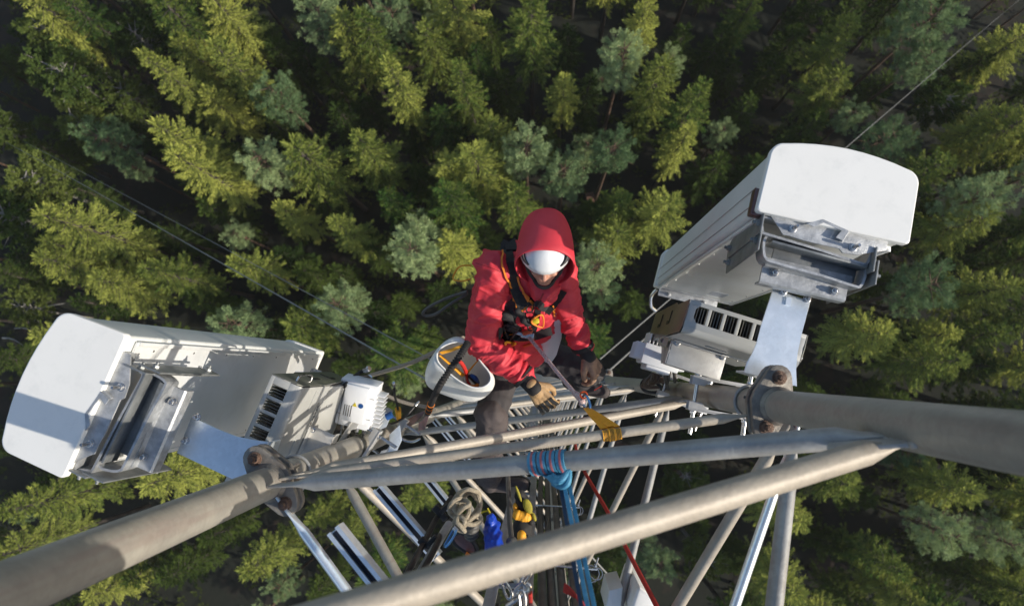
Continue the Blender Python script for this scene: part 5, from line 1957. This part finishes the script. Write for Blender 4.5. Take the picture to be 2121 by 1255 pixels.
# loops hanging at the worker's back
mb = MB()
mb.path([P(968, 604, 3.5), P(930, 616, 3.55), P(892, 634, 3.6), (P(876, 648, 3.62)), P(884, 654, 3.63), P(905, 649, 3.6), P(935, 628, 3.56), P(968, 608, 3.52)], 0.0085, n=8, sub=6)
tag(obj('rope_loop', mb, 'cable'), 'grey doubled rope loop sticking out left behind the back of the worker', 'rope', None)
mb = MB()
mb.path([P(976, 550, 3.45), P(960, 550, 3.45), P(948, 556, 3.46), P(939, 572, 3.48), P(941, 580, 3.48), P(958, 582, 3.48), P(974, 578, 3.47)], 0.0028, flat=0.018, up=UP, sub=4)
tag(obj('webbing_loop', mb, 'gold'), 'gold webbing loop standing out from the left shoulder blade of the worker', 'webbing loop', None)
mb = MB()
mb.path([P(764, 778, 4.6), P(800, 768, 4.45), P(850, 752, 4.2), P(905, 727, 3.9), P(960, 700, 3.7)], 0.0135, n=8, sub=5)
tag(obj('haul_rope', mb, 'rope'), 'grey rope running from the left radio cables up behind the white bucket', 'rope', None)
mb = MB()
mb.path([P(774, 796, 4.7), P(800, 818, 4.7), P(840, 834, 4.7), P(880, 842, 4.7), P(905, 848, 4.7)], 0.0125, n=8, sub=5)
tag(obj('thin_rope', mb, 'rope'), 'slack grey rope curving below the haul rope, over the trees left of the bucket', 'rope', None)

# ------------------------------------------------------------------ positioning rope, carabiner and gold sling
mb = MB()
pts = [P(1090, 692, 3.42), P(1120, 728, 3.33), P(1160, 778, 3.18), P(1194, 818, 3.04)]
mb.path(pts, 0.0092, n=10, sub=10)
mb.path([P(1190, 814, 3.05), P(1200, 822, 3.02), P(1206, 832, 2.99), P(1202, 838, 3.0)], [0.013, 0.0165, 0.015, 0.009], n=10, sub=4)
tag(obj('positioning_rope', mb, 'ropewhite'), 'grey flecked rope taut from the chest of the worker to a blue carabiner', 'rope', None)
cb = thing('carabiner', 'blue steel carabiner with an orange collar joining the rope to the gold sling', 'carabiner', P(1214, 845, 2.95), 0)
mb = MB()
mb.path([P(1205, 826, 2.99), P(1211, 818, 2.96), P(1217, 823, 2.94), P(1222, 838, 2.92), P(1221, 847, 2.92), P(1214, 846, 2.95), P(1208, 836, 2.99)], 0.0055, n=10, closed=True, sub=5)
obj('frame', mb, 'anod_blue', cb)
mb = MB()
mb.path([P(1209 + 7 * math.cos(q), 818 + 7 * math.sin(q), 2.97) for q in [2 * math.pi * j / 16 for j in range(16)]], 0.004, n=8, closed=True)
obj('collar', mb, 'orangered', cb)
def on_bar(p, q, px):
    """point of the bar p-q whose image lies at column px"""
    lo, hi = 0.0, 1.0
    def col(t):
        v = ROT.transposed() @ (p.lerp(q, t) - CAM)
        return PW / 2 + FPX * v.x / -v.z
    for _ in range(50):
        m = (lo + hi) / 2
        if col(m) < px:
            lo = m
        else:
            hi = m
    return p.lerp(q, (lo + hi) / 2)
b3a, b3b = P(622, 986, 2.46), P(1560, 858, 2.56)
ctr = on_bar(b3a, b3b, 1267)
bd = (b3b - b3a).normalized()
sn = bd.cross(UP).normalized()                # horizontal, towards the viewer's bottom
bn = sn.cross(bd)
if sn.y > 0:
    sn = -sn
top = P(1215, 845, 2.93)
sling = thing('sling', 'gold webbing sling with dark stripes wrapped under a brace below the carabiner', 'sling', ctr - UP * 0.04, 0)
RB3 = 0.0225
for k, (off, lift) in enumerate(((-0.0225, 0.0), (0.0, 0.003), (0.0225, 0.0))):
    mb = MB()
    c = ctr + bd * off
    pts, ws = [], []
    tt = top + bd * off * 0.35
    fr = c + UP * 0.0 + sn * (RB3 + 0.003)
    pts = [tt, tt.lerp(c + UP * (RB3 + 0.004) - sn * 0.012, 0.5) + UP * 0.004]
    for a in range(130, -171, -20):
        ra = math.radians(a)
        pts.append(c + UP * math.sin(ra) * (RB3 + lift) + sn * math.cos(ra) * (RB3 + lift))
    pts += [tt.lerp(c, 0.5) - UP * 0.016 - sn * 0.01, tt - UP * 0.008]
    mb.path(pts, 0.0016, flat=[0.012] + [0.0225] * 17 + [0.010], up=bd)
    st = obj('strand', mb, 'gold', sling)
    mb = MB()
    for dx in (-0.005, 0.0, 0.005):
        mb.path([p + bd * dx + (p - c).normalized() * 0.0012 for p in pts[1:12]], 0.0012, flat=0.0018, up=bd)
    obj('stripe', mb, 'goldline', st)

# clear plastic bag at the harness
def bag(bm):
    pass
mb = MB()
rings = []
for k, (px, py, d, w, dp) in enumerate(((1141, 640, 3.40, 14, 0.012), (1140, 658, 3.44, 24, 0.035), (1128, 690, 3.56, 34, 0.055), (1112, 722, 3.68, 40, 0.05), (1098, 750, 3.80, 36, 0.02))):
    c = P(px, py, d)
    r = []
    for i in range(22):
        a = 2 * math.pi * i / 22
        q = P(px + w * math.cos(a), py + w * 0.35 * math.cos(a), d)
        q = q + UP * dp * math.sin(a) + Vector((0, 1, 0)) * dp * 0.5 * math.sin(a)
        q += Vector((1, 1, 1)) * 0.016 * noise.noise(q * 26)
        r.append(q)
    rings.append(r)
mb.loft(rings)
o = obj('plastic_bag', mb, 'clear', None, ang=1.0)
tag(o, 'crumpled clear plastic bag hanging from the harness of the worker', 'plastic bag')

# ------------------------------------------------------------------ blue sling on the near brace
b2a, b2b = P(598, 1003, 2.32), P(1840, 899, 1.66)
bd = (b2b - b2a).normalized()
sn = bd.cross(UP).normalized()
if sn.y > 0:
    sn = -sn
bn = bd.cross(sn)
if bn.z < 0:
    bn = -bn
RB2 = 0.0285
blue = thing('sling', 'blue sling with pink threads wrapped round the near brace, tails hanging down', 'sling', on_bar(b2a, b2b, 1140) - UP * 0.2, 0)
knot = P(1150, 990, 1.90)
for k, px in enumerate((1107, 1127, 1146, 1165)):
    c = on_bar(b2a, b2b, px)
    cc = on_bar(b2a, b2b, px + 6)
    mb = MB()
    pts = []
    for a in range(200, -41, -20):
        ra = math.radians(a)
        f = (200 - a) / 240
        pts.append(c.lerp(cc, f) + bn * math.sin(ra) * (RB2 + 0.0035) + sn * math.cos(ra) * (RB2 + 0.0035))
    pts += [pts[-1].lerp(knot, 0.5) + sn * 0.006, knot]
    mb.path(pts, [0.002] * (len(pts)), flat=[0.024] * 11 + [0.018, 0.01], up=bd)
    st = obj('wrap', mb, 'blue', blue)
    mb = MB()
    mb.path([p + (p - c).normalized() * 0.0022 for p in pts[:-1]], 0.0010, flat=0.006, up=bd)
    obj('pink_thread', mb, 'pink', st)
mb = MB()
c = on_bar(b2a, b2b, 1160)
kp = [P(1138, 988, 1.90), P(1150, 998, 1.87), P(1166, 992, 1.86), P(1178, 976, 1.88), P(1176, 1000, 1.86), P(1162, 1008, 1.87), P(1146, 1000, 1.89)]
mb.path(kp, 0.008, n=10, sub=5)
mb.path([P(1142, 985, 1.9), P(1158, 996, 1.86), P(1176, 980, 1.88)], 0.003, flat=0.02, sub=4)
obj('knot', mb, 'blue', blue)
for k, (x0, x1, m_, dz) in enumerate(((1160, 1204, 'navy', 0.02), (1168, 1217, 'blue', 0.0), (1178, 1231, 'blue', 0.01))):
    mb = MB()
    mb.path([P(x0, 1000, 1.88 + dz), P(x0 * 0.62 + x1 * 0.38 - 2, 1085, 1.80 + dz), P(x0 * 0.3 + x1 * 0.7 - 2, 1170, 1.72 + dz), P(x1 + 4, 1275, 1.64 + dz)], 0.0022, flat=0.0105, sub=4, up=Vector((1, 0.1, 0.2)))
    obj('tail', mb, m_, blue)

# ------------------------------------------------------------------ red rope and red strap
mb = MB()
pts = [P(1190, 915, 5.2), P(1205, 965, 4.4), P(1260, 1062, 3.6), P(1300, 1140, 3.2), P(1364, 1262, 2.75)]
mb.path(pts, 0.0105, n=8, sub=6)
tag(obj('red_rope', mb, 'ropered'), 'red rope slanting down between the right braces', 'rope', None)
mb = MB()
mb.path([P(1168, 1216, 2.0), P(1184, 1226, 1.98), P(1200, 1240, 1.95), P(1214, 1268, 1.9)], 0.002, flat=0.026, sub=4, up=Vector((0.6, -0.5, 0.5)))
tag(obj('red_strap', mb, 'ropered'), 'short red webbing strap beside the feeder cables at the bottom edge', 'strap', None)

# ------------------------------------------------------------------ gear hanging inside the tower
coil = thing('rope_coil', 'knotted coil of thick tan rope hanging inside the tower with a small blue carabiner', 'rope coil', P(962, 1090, 2.6), 0)
rg = random.Random(8)
mb = MB()
loops = []
D0 = 2.36
for (cx, cy, rx, ry, rot, dz) in ((970, 1046, 25, 34, 0.35, 0.0), (974, 1050, 21, 33, 0.2, 0.03), (965, 1044, 26, 26, 0.6, 0.05), (952, 1054, 20, 21, 0.2, -0.04)):
    pts = []
    for i in range(12):
        a = 2 * math.pi * i / 12
        x, y = rx * math.cos(a), ry * math.sin(a)
        pts.append(P(cx + x * math.cos(rot) - y * math.sin(rot) + rg.uniform(-2, 2), cy + x * math.sin(rot) + y * math.cos(rot) + rg.uniform(-2, 2), D0 + dz + 0.025 * math.sin(a * 2 + cx)))
    mb.path(pts, 0.0078, n=8, closed=True, sub=4)
obj('loop', mb, 'rope_tan', coil)
mb = MB()
mb.path([P(975, 1062, 2.34), P(958, 1072, 2.30), P(944, 1076, 2.29), P(942, 1084, 2.29), P(957, 1087, 2.28), P(962, 1078, 2.27), P(951, 1070, 2.28), P(946, 1080, 2.27), P(955, 1090, 2.27), P(962, 1100, 2.29), P(948, 1096, 2.30), P(940, 1094, 2.30)], 0.0078, n=8, sub=5)
mb.path([P(960, 1082, 2.29), P(980, 1086, 2.31), P(996, 1078, 2.33), P(992, 1066, 2.34), P(978, 1072, 2.32), P(960, 1090, 2.29)], 0.0078, n=8, sub=5)
mb.path([P(946, 1066, 2.31), P(960, 1052, 2.29), P(972, 1044, 2.30), P(964, 1036, 2.32), P(950, 1040, 2.33)], 0.0078, n=8, sub=5)
obj('knot', mb, 'rope_tan', coil)
mb = MB()
for i in range(5):
    y = 1082 + i * 7
    mb.path([P(962 + i, y, 2.37 + i * 0.02), P(975, y + 6, 2.35 + i * 0.02), P(990 - i, y - 1, 2.37 + i * 0.02), P(976, y - 3, 2.42 + i * 0.02)], 0.0085, n=8, closed=True, sub=4)
tag(obj('grey_rope_coil', mb, 'cable'), 'small tight coil of dark grey rope under the tan rope coil', 'rope coil', None)
cb = thing('carabiner', 'small bright blue carabiner dangling under the tan rope coil', 'carabiner', P(928, 1120, 2.3), 0)
mb = MB()
mb.path([P(944, 1094, 2.28), P(938, 1098, 2.28), P(927, 1118, 2.28), P(921, 1130, 2.28), P(925, 1131, 2.27), P(935, 1118, 2.27), P(944, 1101, 2.27)], 0.0042, n=8, closed=True, sub=4)
obj('frame', mb, 'anod_blue', cb)
mb = MB()
mb.tube(P(940, 1090, 2.28), P(948, 1098, 2.28), 0.011, n=12)
obj('sleeve', mb, 'steel', cb)
sad = thing('gear_board', 'dark brown padded board with a black edge hanging under the rope coils', 'seat board', P(960, 1135, 2.7), 0)
mb = MB()
out = px3([(938, 1112), (952, 1104), (968, 1112), (982, 1128), (986, 1142), (976, 1148), (958, 1138), (942, 1126)], 2.62)
mb.prism(out, -UP * 0.02, 0.006)
obj('board', mb, 'gate', sad)
mb = MB()
mb.path([p - UP * 0.01 for p in out], 0.011, n=8, closed=True, sub=3)
obj('edge', mb, 'black', sad)
mb = MB()
mb.path([P(965, 1145, 2.6), P(972, 1150, 2.6), P(980, 1156, 2.6)], 0.003, flat=0.03, up=UP)
obj('orange_label', mb, 'orange', sad)

def bagshape(bm):
    capsule(bm, P(1017, 1075, 2.45), 0.020, P(1018, 1092, 2.46), 0.028)
    capsule(bm, P(1018, 1092, 2.46), 0.030, P(1022, 1130, 2.40), 0.034)
    capsule(bm, P(1022, 1130, 2.40), 0.034, P(1030, 1190, 2.30), 0.034)
bb, _ = blob('blue_bag', bagshape, 0.004, 2, 'bluebag', None, lambda co, n_: co + n_ * (0.010 * noise.noise(Vector((co.x * 60, co.y * 60, co.z * 5))) + 0.006 * noise.noise(co * 25)))
tag(bb, 'long bright blue nylon bag tied shut, hanging inside the tower', 'bag')
mb = MB()
mb.path([P(1016, 1064, 2.46), P(1012, 1058, 2.46), P(1000, 1060, 2.46), P(996, 1064, 2.46)], 0.003, n=6, sub=3)
mb.path([P(1010, 1052, 2.46), P(1016, 1066, 2.45), P(1017, 1076, 2.44)], 0.003, n=6, sub=3)
obj('tie', mb, 'yellow', None)
o = bpy.context.scene.collection.objects[-1] if False else bpy.data.objects['tie']
tag(o, 'short yellow cord tied round the neck of the blue bag', 'cord')
# black and yellow glove bundle
gb = thing('work_gloves', 'bundle of black and yellow work gloves with orange cuffs clipped beside the ladder rail', 'gloves', P(1084, 1130, 2.9), 0)
def gl1(bm):
    capsule(bm, P(1076, 1025, 2.7), 0.022, P(1092, 1062, 2.72), 0.034)
    for i, (x, y) in enumerate(((1102, 1060), (1106, 1072), (1100, 1082))):
        capsule(bm, P(1092, 1058, 2.72), 0.018, P(x, y, 2.70), 0.013)
    capsule(bm, P(1082, 1090, 2.78), 0.040, P(1082, 1130, 2.80), 0.044)
blob('glove_body', gl1, 0.004, 2, 'blackcloth', gb, folds([(P(1076, 1025, 2.7), P(1084, 1130, 2.8), 0.04, 0.004)], fine=0.004))
def gl2(bm):
    w1, w2 = Vector((0.35, -0.93, 0)).normalized(), Vector((0.93, 0.35, 0)).normalized()
    ellipsoid(bm, P(1093, 1048, 2.672), (w1, w2, Vector((0, 0, 1))), (0.030, 0.017, 0.012))
    ellipsoid(bm, P(1074, 1022, 2.672), (w1, w2, Vector((0, 0, 1))), (0.034, 0.006, 0.010))
    ellipsoid(bm, P(1106, 1070, 2.675), (w1, w2, Vector((0, 0, 1))), (0.018, 0.008, 0.010))
blob('yellow_palm', gl2, 0.0025, 1, 'dullyellow', gb)
for (a_, ra, b_, rb) in ((P(1070, 1065, 2.68), 0.016, P(1090, 1070, 2.68), 0.020), (P(1068, 1046, 2.70), 0.010, P(1068, 1056, 2.70), 0.010), (P(1080, 1108, 2.72), 0.018, P(1082, 1124, 2.72), 0.018)):
    blob('orange_cuff', lambda bm: capsule(bm, a_, ra, b_, rb), 0.003, 2, 'gold', gb, folds([(a_, b_ + Vector((0, 0, 0.001)), 0.02, 0.004)], fine=0.003))
mb = MB()
mb.path([P(1052, 985, 2.95), P(1054, 1030, 2.7), P(1056, 1080, 2.55), P(1060, 1118, 2.45)], 0.0095, n=8, sub=6)
mb.sphere(P(1060, 1122, 2.43), 0.020)
tag(obj('dark_rope', mb, 'cable'), 'dark rope with a knotted end hanging along the ladder rail', 'rope', None)
# cluster of steel gear at the bottom edge
gear = thing('rope_clamp', 'shiny steel rope clamp with carabiners at the bottom edge beside the cables', 'rope clamp', P(1075, 1230, 2.2), 0)
mb = MB()
mb.path([P(1050, 1256, 2.05), P(1072, 1240, 2.04), P(1092, 1224, 2.03), P(1097, 1214, 2.02), P(1090, 1208, 2.02)], 0.0075, n=10, sub=4)
obj('handle', mb, 'steel', gear)
mb = MB()
mb.prism(px3([(1066, 1218), (1080, 1206), (1094, 1212), (1092, 1222), (1076, 1232), (1062, 1240), (1056, 1236)], 2.03), -UP * 0.02, 0.003)
obj('body', mb, 'steel', gear)
for i, pl in enumerate((((1074, 1226), (1082, 1222), (1088, 1240), (1086, 1262), (1078, 1262), (1076, 1244)), ((1040, 1206), (1046, 1204), (1060, 1228), (1056, 1240), (1048, 1232)), ((1078, 1206), (1086, 1190), (1096, 1180), (1100, 1186), (1090, 1202), (1082, 1210)))):
    mb = MB()
    mb.path([P(a, b, 2.0 + 0.03 * i) for a, b in pl], 0.0045, n=8, closed=True, sub=4)
    obj('carabiner_link', mb, 'steel', gear)
mb = MB()
mb.prism(px3([(1094, 1232), (1102, 1228), (1104, 1262), (1096, 1262)], 2.06), -UP * 0.03, 0.004)
obj('red_side', mb, 'ropered', gear)

# black cable run on the left face with its cable ties
for i, (pts, lab) in enumerate((
        ([(935, 1030, 3.3), (905, 1072, 2.95), (880, 1120, 2.65), (850, 1175, 2.4), (820, 1240, 2.2)], 'black power cable tied along the left bars, upper of the two'),
        ([(948, 1060, 3.0), (920, 1095, 2.75), (898, 1140, 2.5), (872, 1190, 2.35), (848, 1245, 2.2)], 'black power cable tied along the left bars, lower of the two'))):
    mb = MB()
    mb.path([P(*p) for p in pts], 0.0115, n=10, sub=6)
    tag(obj('power_cable', mb, 'black'), lab, 'cable', 'black power cables on the left bars')
for i, (x, y, d) in enumerate(((912, 1062, 2.95), (884, 1130, 2.62))):
    mb = MB()
    c = P(x, y, d)
    mb.box(c, (Vector((0.7, -0.7, 0)), Vector((0.7, 0.7, 0)), UP), (0.075, 0.028, 0.03), 0.006)
    mb.box(c + Vector((0.02, 0.02, 0.01)), (Vector((0.7, -0.7, 0)), Vector((0.7, 0.7, 0)), UP), (0.02, 0.05, 0.025), 0.005)
    tag(obj('cable_holder', mb, 'black'), ['black cable holder block at the upper end of the left power cables', 'black cable holder block where the channel bar meets the left power cables'][i], 'cable holder', 'cable holders')
mb = MB()
brace(P(930, 1085, 2.75), P(838, 1240, 2.3), 0.016, 'galv', gus=False, name='crossbar')

# ------------------------------------------------------------------ small white radios, leg clamps, cables
def small_radio(c, ang, label, axes=None):
    t = thing('filter_box', label, 'filter box', c - Vector((0, 0, 0.2)), 0, 'white finned boxes on the legs')
    ux, uy = Vector((math.cos(ang), math.sin(ang), 0)), Vector((-math.sin(ang), math.cos(ang), 0))
    UP = Vector((0, 0, 1))
    if axes:
        uy, UP = axes[0].normalized(), axes[1].normalized()
        UP = (UP - uy * UP.dot(uy)).normalized()
        ux = uy.cross(UP)
    mb = MB()
    mb.box(c, (ux, uy, UP), (0.19, 0.10, 0.24), 0.012)
    mb.box(c + uy * 0.062 + UP * 0.02, (ux, uy, UP), (0.13, 0.03, 0.20), 0.008)
    mb.box(c + UP * 0.125, (ux, uy, UP), (0.20, 0.11, 0.02), 0.006)
    obj('housing', mb, 'white_paint', t)
    mb = MB()
    for i in range(9):
        mb.box(c - uy * (0.085) + ux * (-0.08 + i * 0.02), (ux, uy, UP), (0.005, 0.075, 0.22), 0.001)
    for i in range(8):
        for sg in (-1, 1):
            mb.box(c + ux * sg * 0.115 - UP * (0.09 - i * 0.024) - uy * 0.01, (ux, uy, UP), (0.05, 0.085, 0.005), 0.001)
    obj('fins', mb, 'white_paint', t)
    mb = MB()
    for q in (-0.055, 0.06):
        mb.box(c + uy * 0.0505 + UP * q, (ux, uy, UP), (0.188, 0.0012, 0.0025), 0)
    mb.box(c + uy * 0.0505 + ux * 0.075, (ux, uy, UP), (0.0025, 0.0012, 0.23), 0)
    obj('parting_line', mb, 'fin', t)
    mb = MB()
    for i in range(4):
        mb.box(c + uy * 0.0775 + ux * (0.012 + 0.012 * i) - UP * 0.02, (ux, uy, UP), (0.004, 0.002, 0.06), 0)
    obj('slot_lines', mb, 'fin', t)
    mb = MB()
    mb.lathe([(0.013, 0), (0.013, 0.0015)], c + uy * 0.0775 - ux * 0.035 + UP * 0.02, uy, 16)
    lb = obj('round_sticker', mb, 'toolblue', t)
    mb = MB()
    q = c + uy * 0.0775 - ux * 0.003 + UP * 0.02
    mb.prism([q - ux * 0.012 - UP * 0.01, q + ux * 0.012 - UP * 0.01, q + UP * 0.012], uy * 0.0015)
    obj('warning_sticker', mb, 'yellow', t)
    mb = MB()
    for i in range(4):
        mb.lathe([(0.012, 0), (0.012, 0.035), (0.008, 0.04), (0.008, 0.07)], c + ux * (-0.06 + 0.04 * i) - UP * 0.12, -UP, 10)
    obj('sockets', mb, 'steel', t)
    return t
aL = math.atan2(dirL.y, dirL.x)
cR = P(1362, 742, 3.75)
small_radio(cR, math.atan2(u_r.y, u_r.x) + math.pi, 'white finned box with coiled cables below it, beside the right leg')
cL = P(742, 836, 3.62)
small_radio(cL, aL + math.pi, 'white finned box with a blue and a yellow sticker, beside the left leg', axes=(Vector((-0.05, -0.25, 1.0)), P(766, 800, 3.6) - P(748, 870, 3.6)))
def clamp(which, d, ang, label, ln=0.30):
    c = leg(which, d)
    ux, uy = Vector((math.cos(ang), math.sin(ang), 0)), Vector((-math.sin(ang), math.cos(ang), 0))
    t = thing('leg_clamp', label, 'leg clamp', c - UP * 0.05, 0, 'aluminium clamps round the legs')
    for sg in (-1, 1):
        mb = MB()
        o = c + ux * sg * 0.078
        out = []
        for a, b in ((-0.5, 0), (0.5, 0), (0.5, 0.35), (0.30, 0.35), (0.22, 0.10), (-0.22, 0.10), (-0.30, 0.35), (-0.5, 0.35)):
            out.append(o + uy * a * ln - ux * sg * b * 0.11)
        mb.prism([p + UP * 0.03 for p in out], -UP * 0.008, 0.0015)
        mb.prism([p - UP * 0.03 for p in out], UP * 0.008, 0.0015)
        mb.box(o, (ux, uy, UP), (0.007, ln, 0.068), 0.002)
        obj('jaw', mb, 'alu_plate', t)
    for q in (-0.4, 0.4):
        for zz in (0.014, -0.014):
            mb = MB()
            e = c + uy * q * ln + UP * zz
            mb.tube(e - ux * 0.12, e + ux * 0.19, 0.0065, n=10)
            mb.bolt(e + ux * 0.083, ux, 0.012, 0.012)
            mb.bolt(e - ux * 0.083, -ux, 0.012, 0.012)
            obj('threaded_rod', mb, 'steel', t)
    return t
clamp('L', 3.62, math.radians(-32), 'silver clamp with threaded rods round the left leg, nearest the radio unit')
clamp('L', 4.35, math.radians(-32), 'silver clamp with threaded rods round the left leg, further down than its twin')
clamp('R', 3.25, math.radians(-100), 'silver clamp round the right leg below the mount plate, rods pointing down')
clamp('R', 4.05, math.radians(-110), 'silver clamp round the right leg beside the coiled cables')
# coiled brown cables at the right leg
for k in range(6):
    mb = MB()
    c = P(1350 + (k % 2) * 5, 800 - k * 5, 4.35 - 0.05 * k)
    tl = Matrix.Rotation(0.5 + 0.35 * k, 3, 'X') @ Matrix.Rotation(0.4 * k - 0.5, 3, 'Y')
    mb.path([c + tl @ Vector((0.066 * math.cos(q), 0.045 * math.sin(q), 0.012 * math.sin(2 * q + k))) for q in [2 * math.pi * j / 14 for j in range(14)]], 0.011, n=8, closed=True, sub=2)
    tag(obj('cable_loop', mb, 'cablebrown' if k % 3 else 'black'), 'dark brown cable looped round the right leg below the white finned box', 'cable', 'looped cables at the right leg')
for k, pts in enumerate((((1372, 705, 3.3), (1385, 735, 3.55), (1396, 765, 3.75), (1398, 790, 3.95)), ((1380, 712, 3.35), (1381, 745, 3.6), (1378, 780, 3.85), (1384, 805, 4.05)), ((1400, 720, 3.3), (1390, 750, 3.6), (1384, 785, 3.9), (1378, 805, 4.1)))):
    mb = MB()
    mb.path([P(*p) for p in pts], 0.010, n=8, sub=5)
    tag(obj('radio_cable', mb, 'cable'), ['grey cable crossing in front of the right white box, leftmost at its top', 'straight grey cable in the middle of the right radio cables', 'grey cable slanting left below the right mount plate'][k], 'cable', 'cables below the right radio unit')
# black jumper cables with metal plugs at the left
for k, (pts, lab) in enumerate((
        ([(712, 800, 3.5), (728, 785, 3.6), (745, 772, 3.65), (758, 766, 3.62)], 'black cable with a bright metal plug pointing up left of the grey rope'),
        ([(716, 800, 3.6), (735, 786, 3.7), (756, 780, 3.75), (768, 788, 3.8), (768, 805, 3.95)], 'black cable bending over behind the left white box'),
        ([(826, 868, 4.3), (824, 845, 4.1), (818, 820, 3.95), (816, 798, 3.85)], 'thin black cable standing up with a round plug and orange tag'),
        ([(780, 880, 4.1), (815, 876, 4.2), (840, 862, 4.3), (862, 838, 4.35)], 'thin dark cable end beside the steel hook'))):
    t = thing('jumper_cable', lab, 'cable', P(*pts[0]), 0, 'loose cables by the left leg')
    mb = MB()
    r = 0.012 if k < 2 else 0.007
    mb.path([P(*p) for p in pts], r, n=8, sub=5)
    obj('sheath', mb, 'black', t)
    if k != 1:
        a, b = P(*pts[-2]), P(*pts[-1])
        d_ = (b - a).normalized()
        mb = MB()
        mb.lathe([(r * 1.3, 0), (r * 1.45, 0.004), (r * 1.45, 0.035), (r * 1.1, 0.04)], b - d_ * 0.01, d_, 12)
        obj('plug', mb, 'steel', t)
    if k == 2:
        mb = MB()
        a, b = P(*pts[0]), P(*pts[1])
        mb.tube(a.lerp(b, 0.1), a.lerp(b, 0.9), 0.016, 0.019, n=10)
        obj('tag', mb, 'gold', t)
    if k == 1:
        mb = MB()
        mb.tube(P(764, 782, 3.79), P(772, 796, 3.85), 0.019, n=12)
        obj('plug', mb, 'steel', t)
# zinc plates beside the left clamp
bp_ = thing('bracket_plate', 'bent shiny zinc bracket below the left white box with blue cable end', 'bracket', P(790, 870, 4.2), 0)
mb = MB()
mb.prism(px3([(760, 882), (778, 852), (812, 856), (800, 884), (772, 896)], 4.0), -UP * 0.008, 0.002)
obj('plate', mb, 'zinc', bp_)
mb = MB()
mb.prism(px3([(806, 900), (828, 880), (832, 912), (816, 946), (798, 950), (808, 926)], 3.8), -UP * 0.008, 0.002)
obj('plate', mb, 'zinc', bp_)
mb = MB()
mb.tube(P(800, 864, 3.95), P(812, 858, 3.95), 0.02, n=12)
obj('blue_cap', mb, 'toolblue', bp_)
# white lower antenna seen at the bottom edge
wb = thing('lower_dish_box', 'white moulded antenna cover cut by the bottom edge, right of the blue sling', 'antenna', P(1320, 1250, 4.2), 0)
mb = MB()
mb.prism(px3([(1305, 1262), (1318, 1222), (1326, 1216), (1352, 1232), (1372, 1275), (1330, 1300), (1306, 1290)], 3.6), -UP * 0.5, 0.02, 3)
obj('cover', mb, 'radome', wb)
mb = MB()
for k in range(3):
    mb.prism(px3([(1254 + k * 9, 1262 - k * 3), (1262 + k * 9, 1222 - k * 2), (1272 + k * 9, 1220 - k * 2), (1268 + k * 9, 1262)], 3.7), -UP * 0.3, 0.006)
obj('louvre', mb, 'radome_side', wb)

# thin air: pale haze between the tower and the forest
hz = MB()
hz.box((0, 0, 30), (Vector((1, 0, 0)), Vector((0, 1, 0)), UP), (484, 484, 70), 0)
me = bpy.data.meshes.new('haze')
hz.bm.to_mesh(me)
hz.bm.free()
hzo = bpy.data.objects.new('haze', me)
C.objects.link(hzo)
hzo['kind'] = 'stuff'
hm = bpy.data.materials.new('haze')
hm.use_nodes = True
t = hm.node_tree
t.nodes.clear()
vo = t.nodes.new('ShaderNodeOutputMaterial')
pv = t.nodes.new('ShaderNodeVolumePrincipled')
pv.inputs['Color'].default_value = (0.95, 0.92, 0.88, 1)
pv.inputs['Density'].default_value = 0.0002
t.links.new(pv.outputs[0], vo.inputs['Volume'])
me.materials.append(hm)
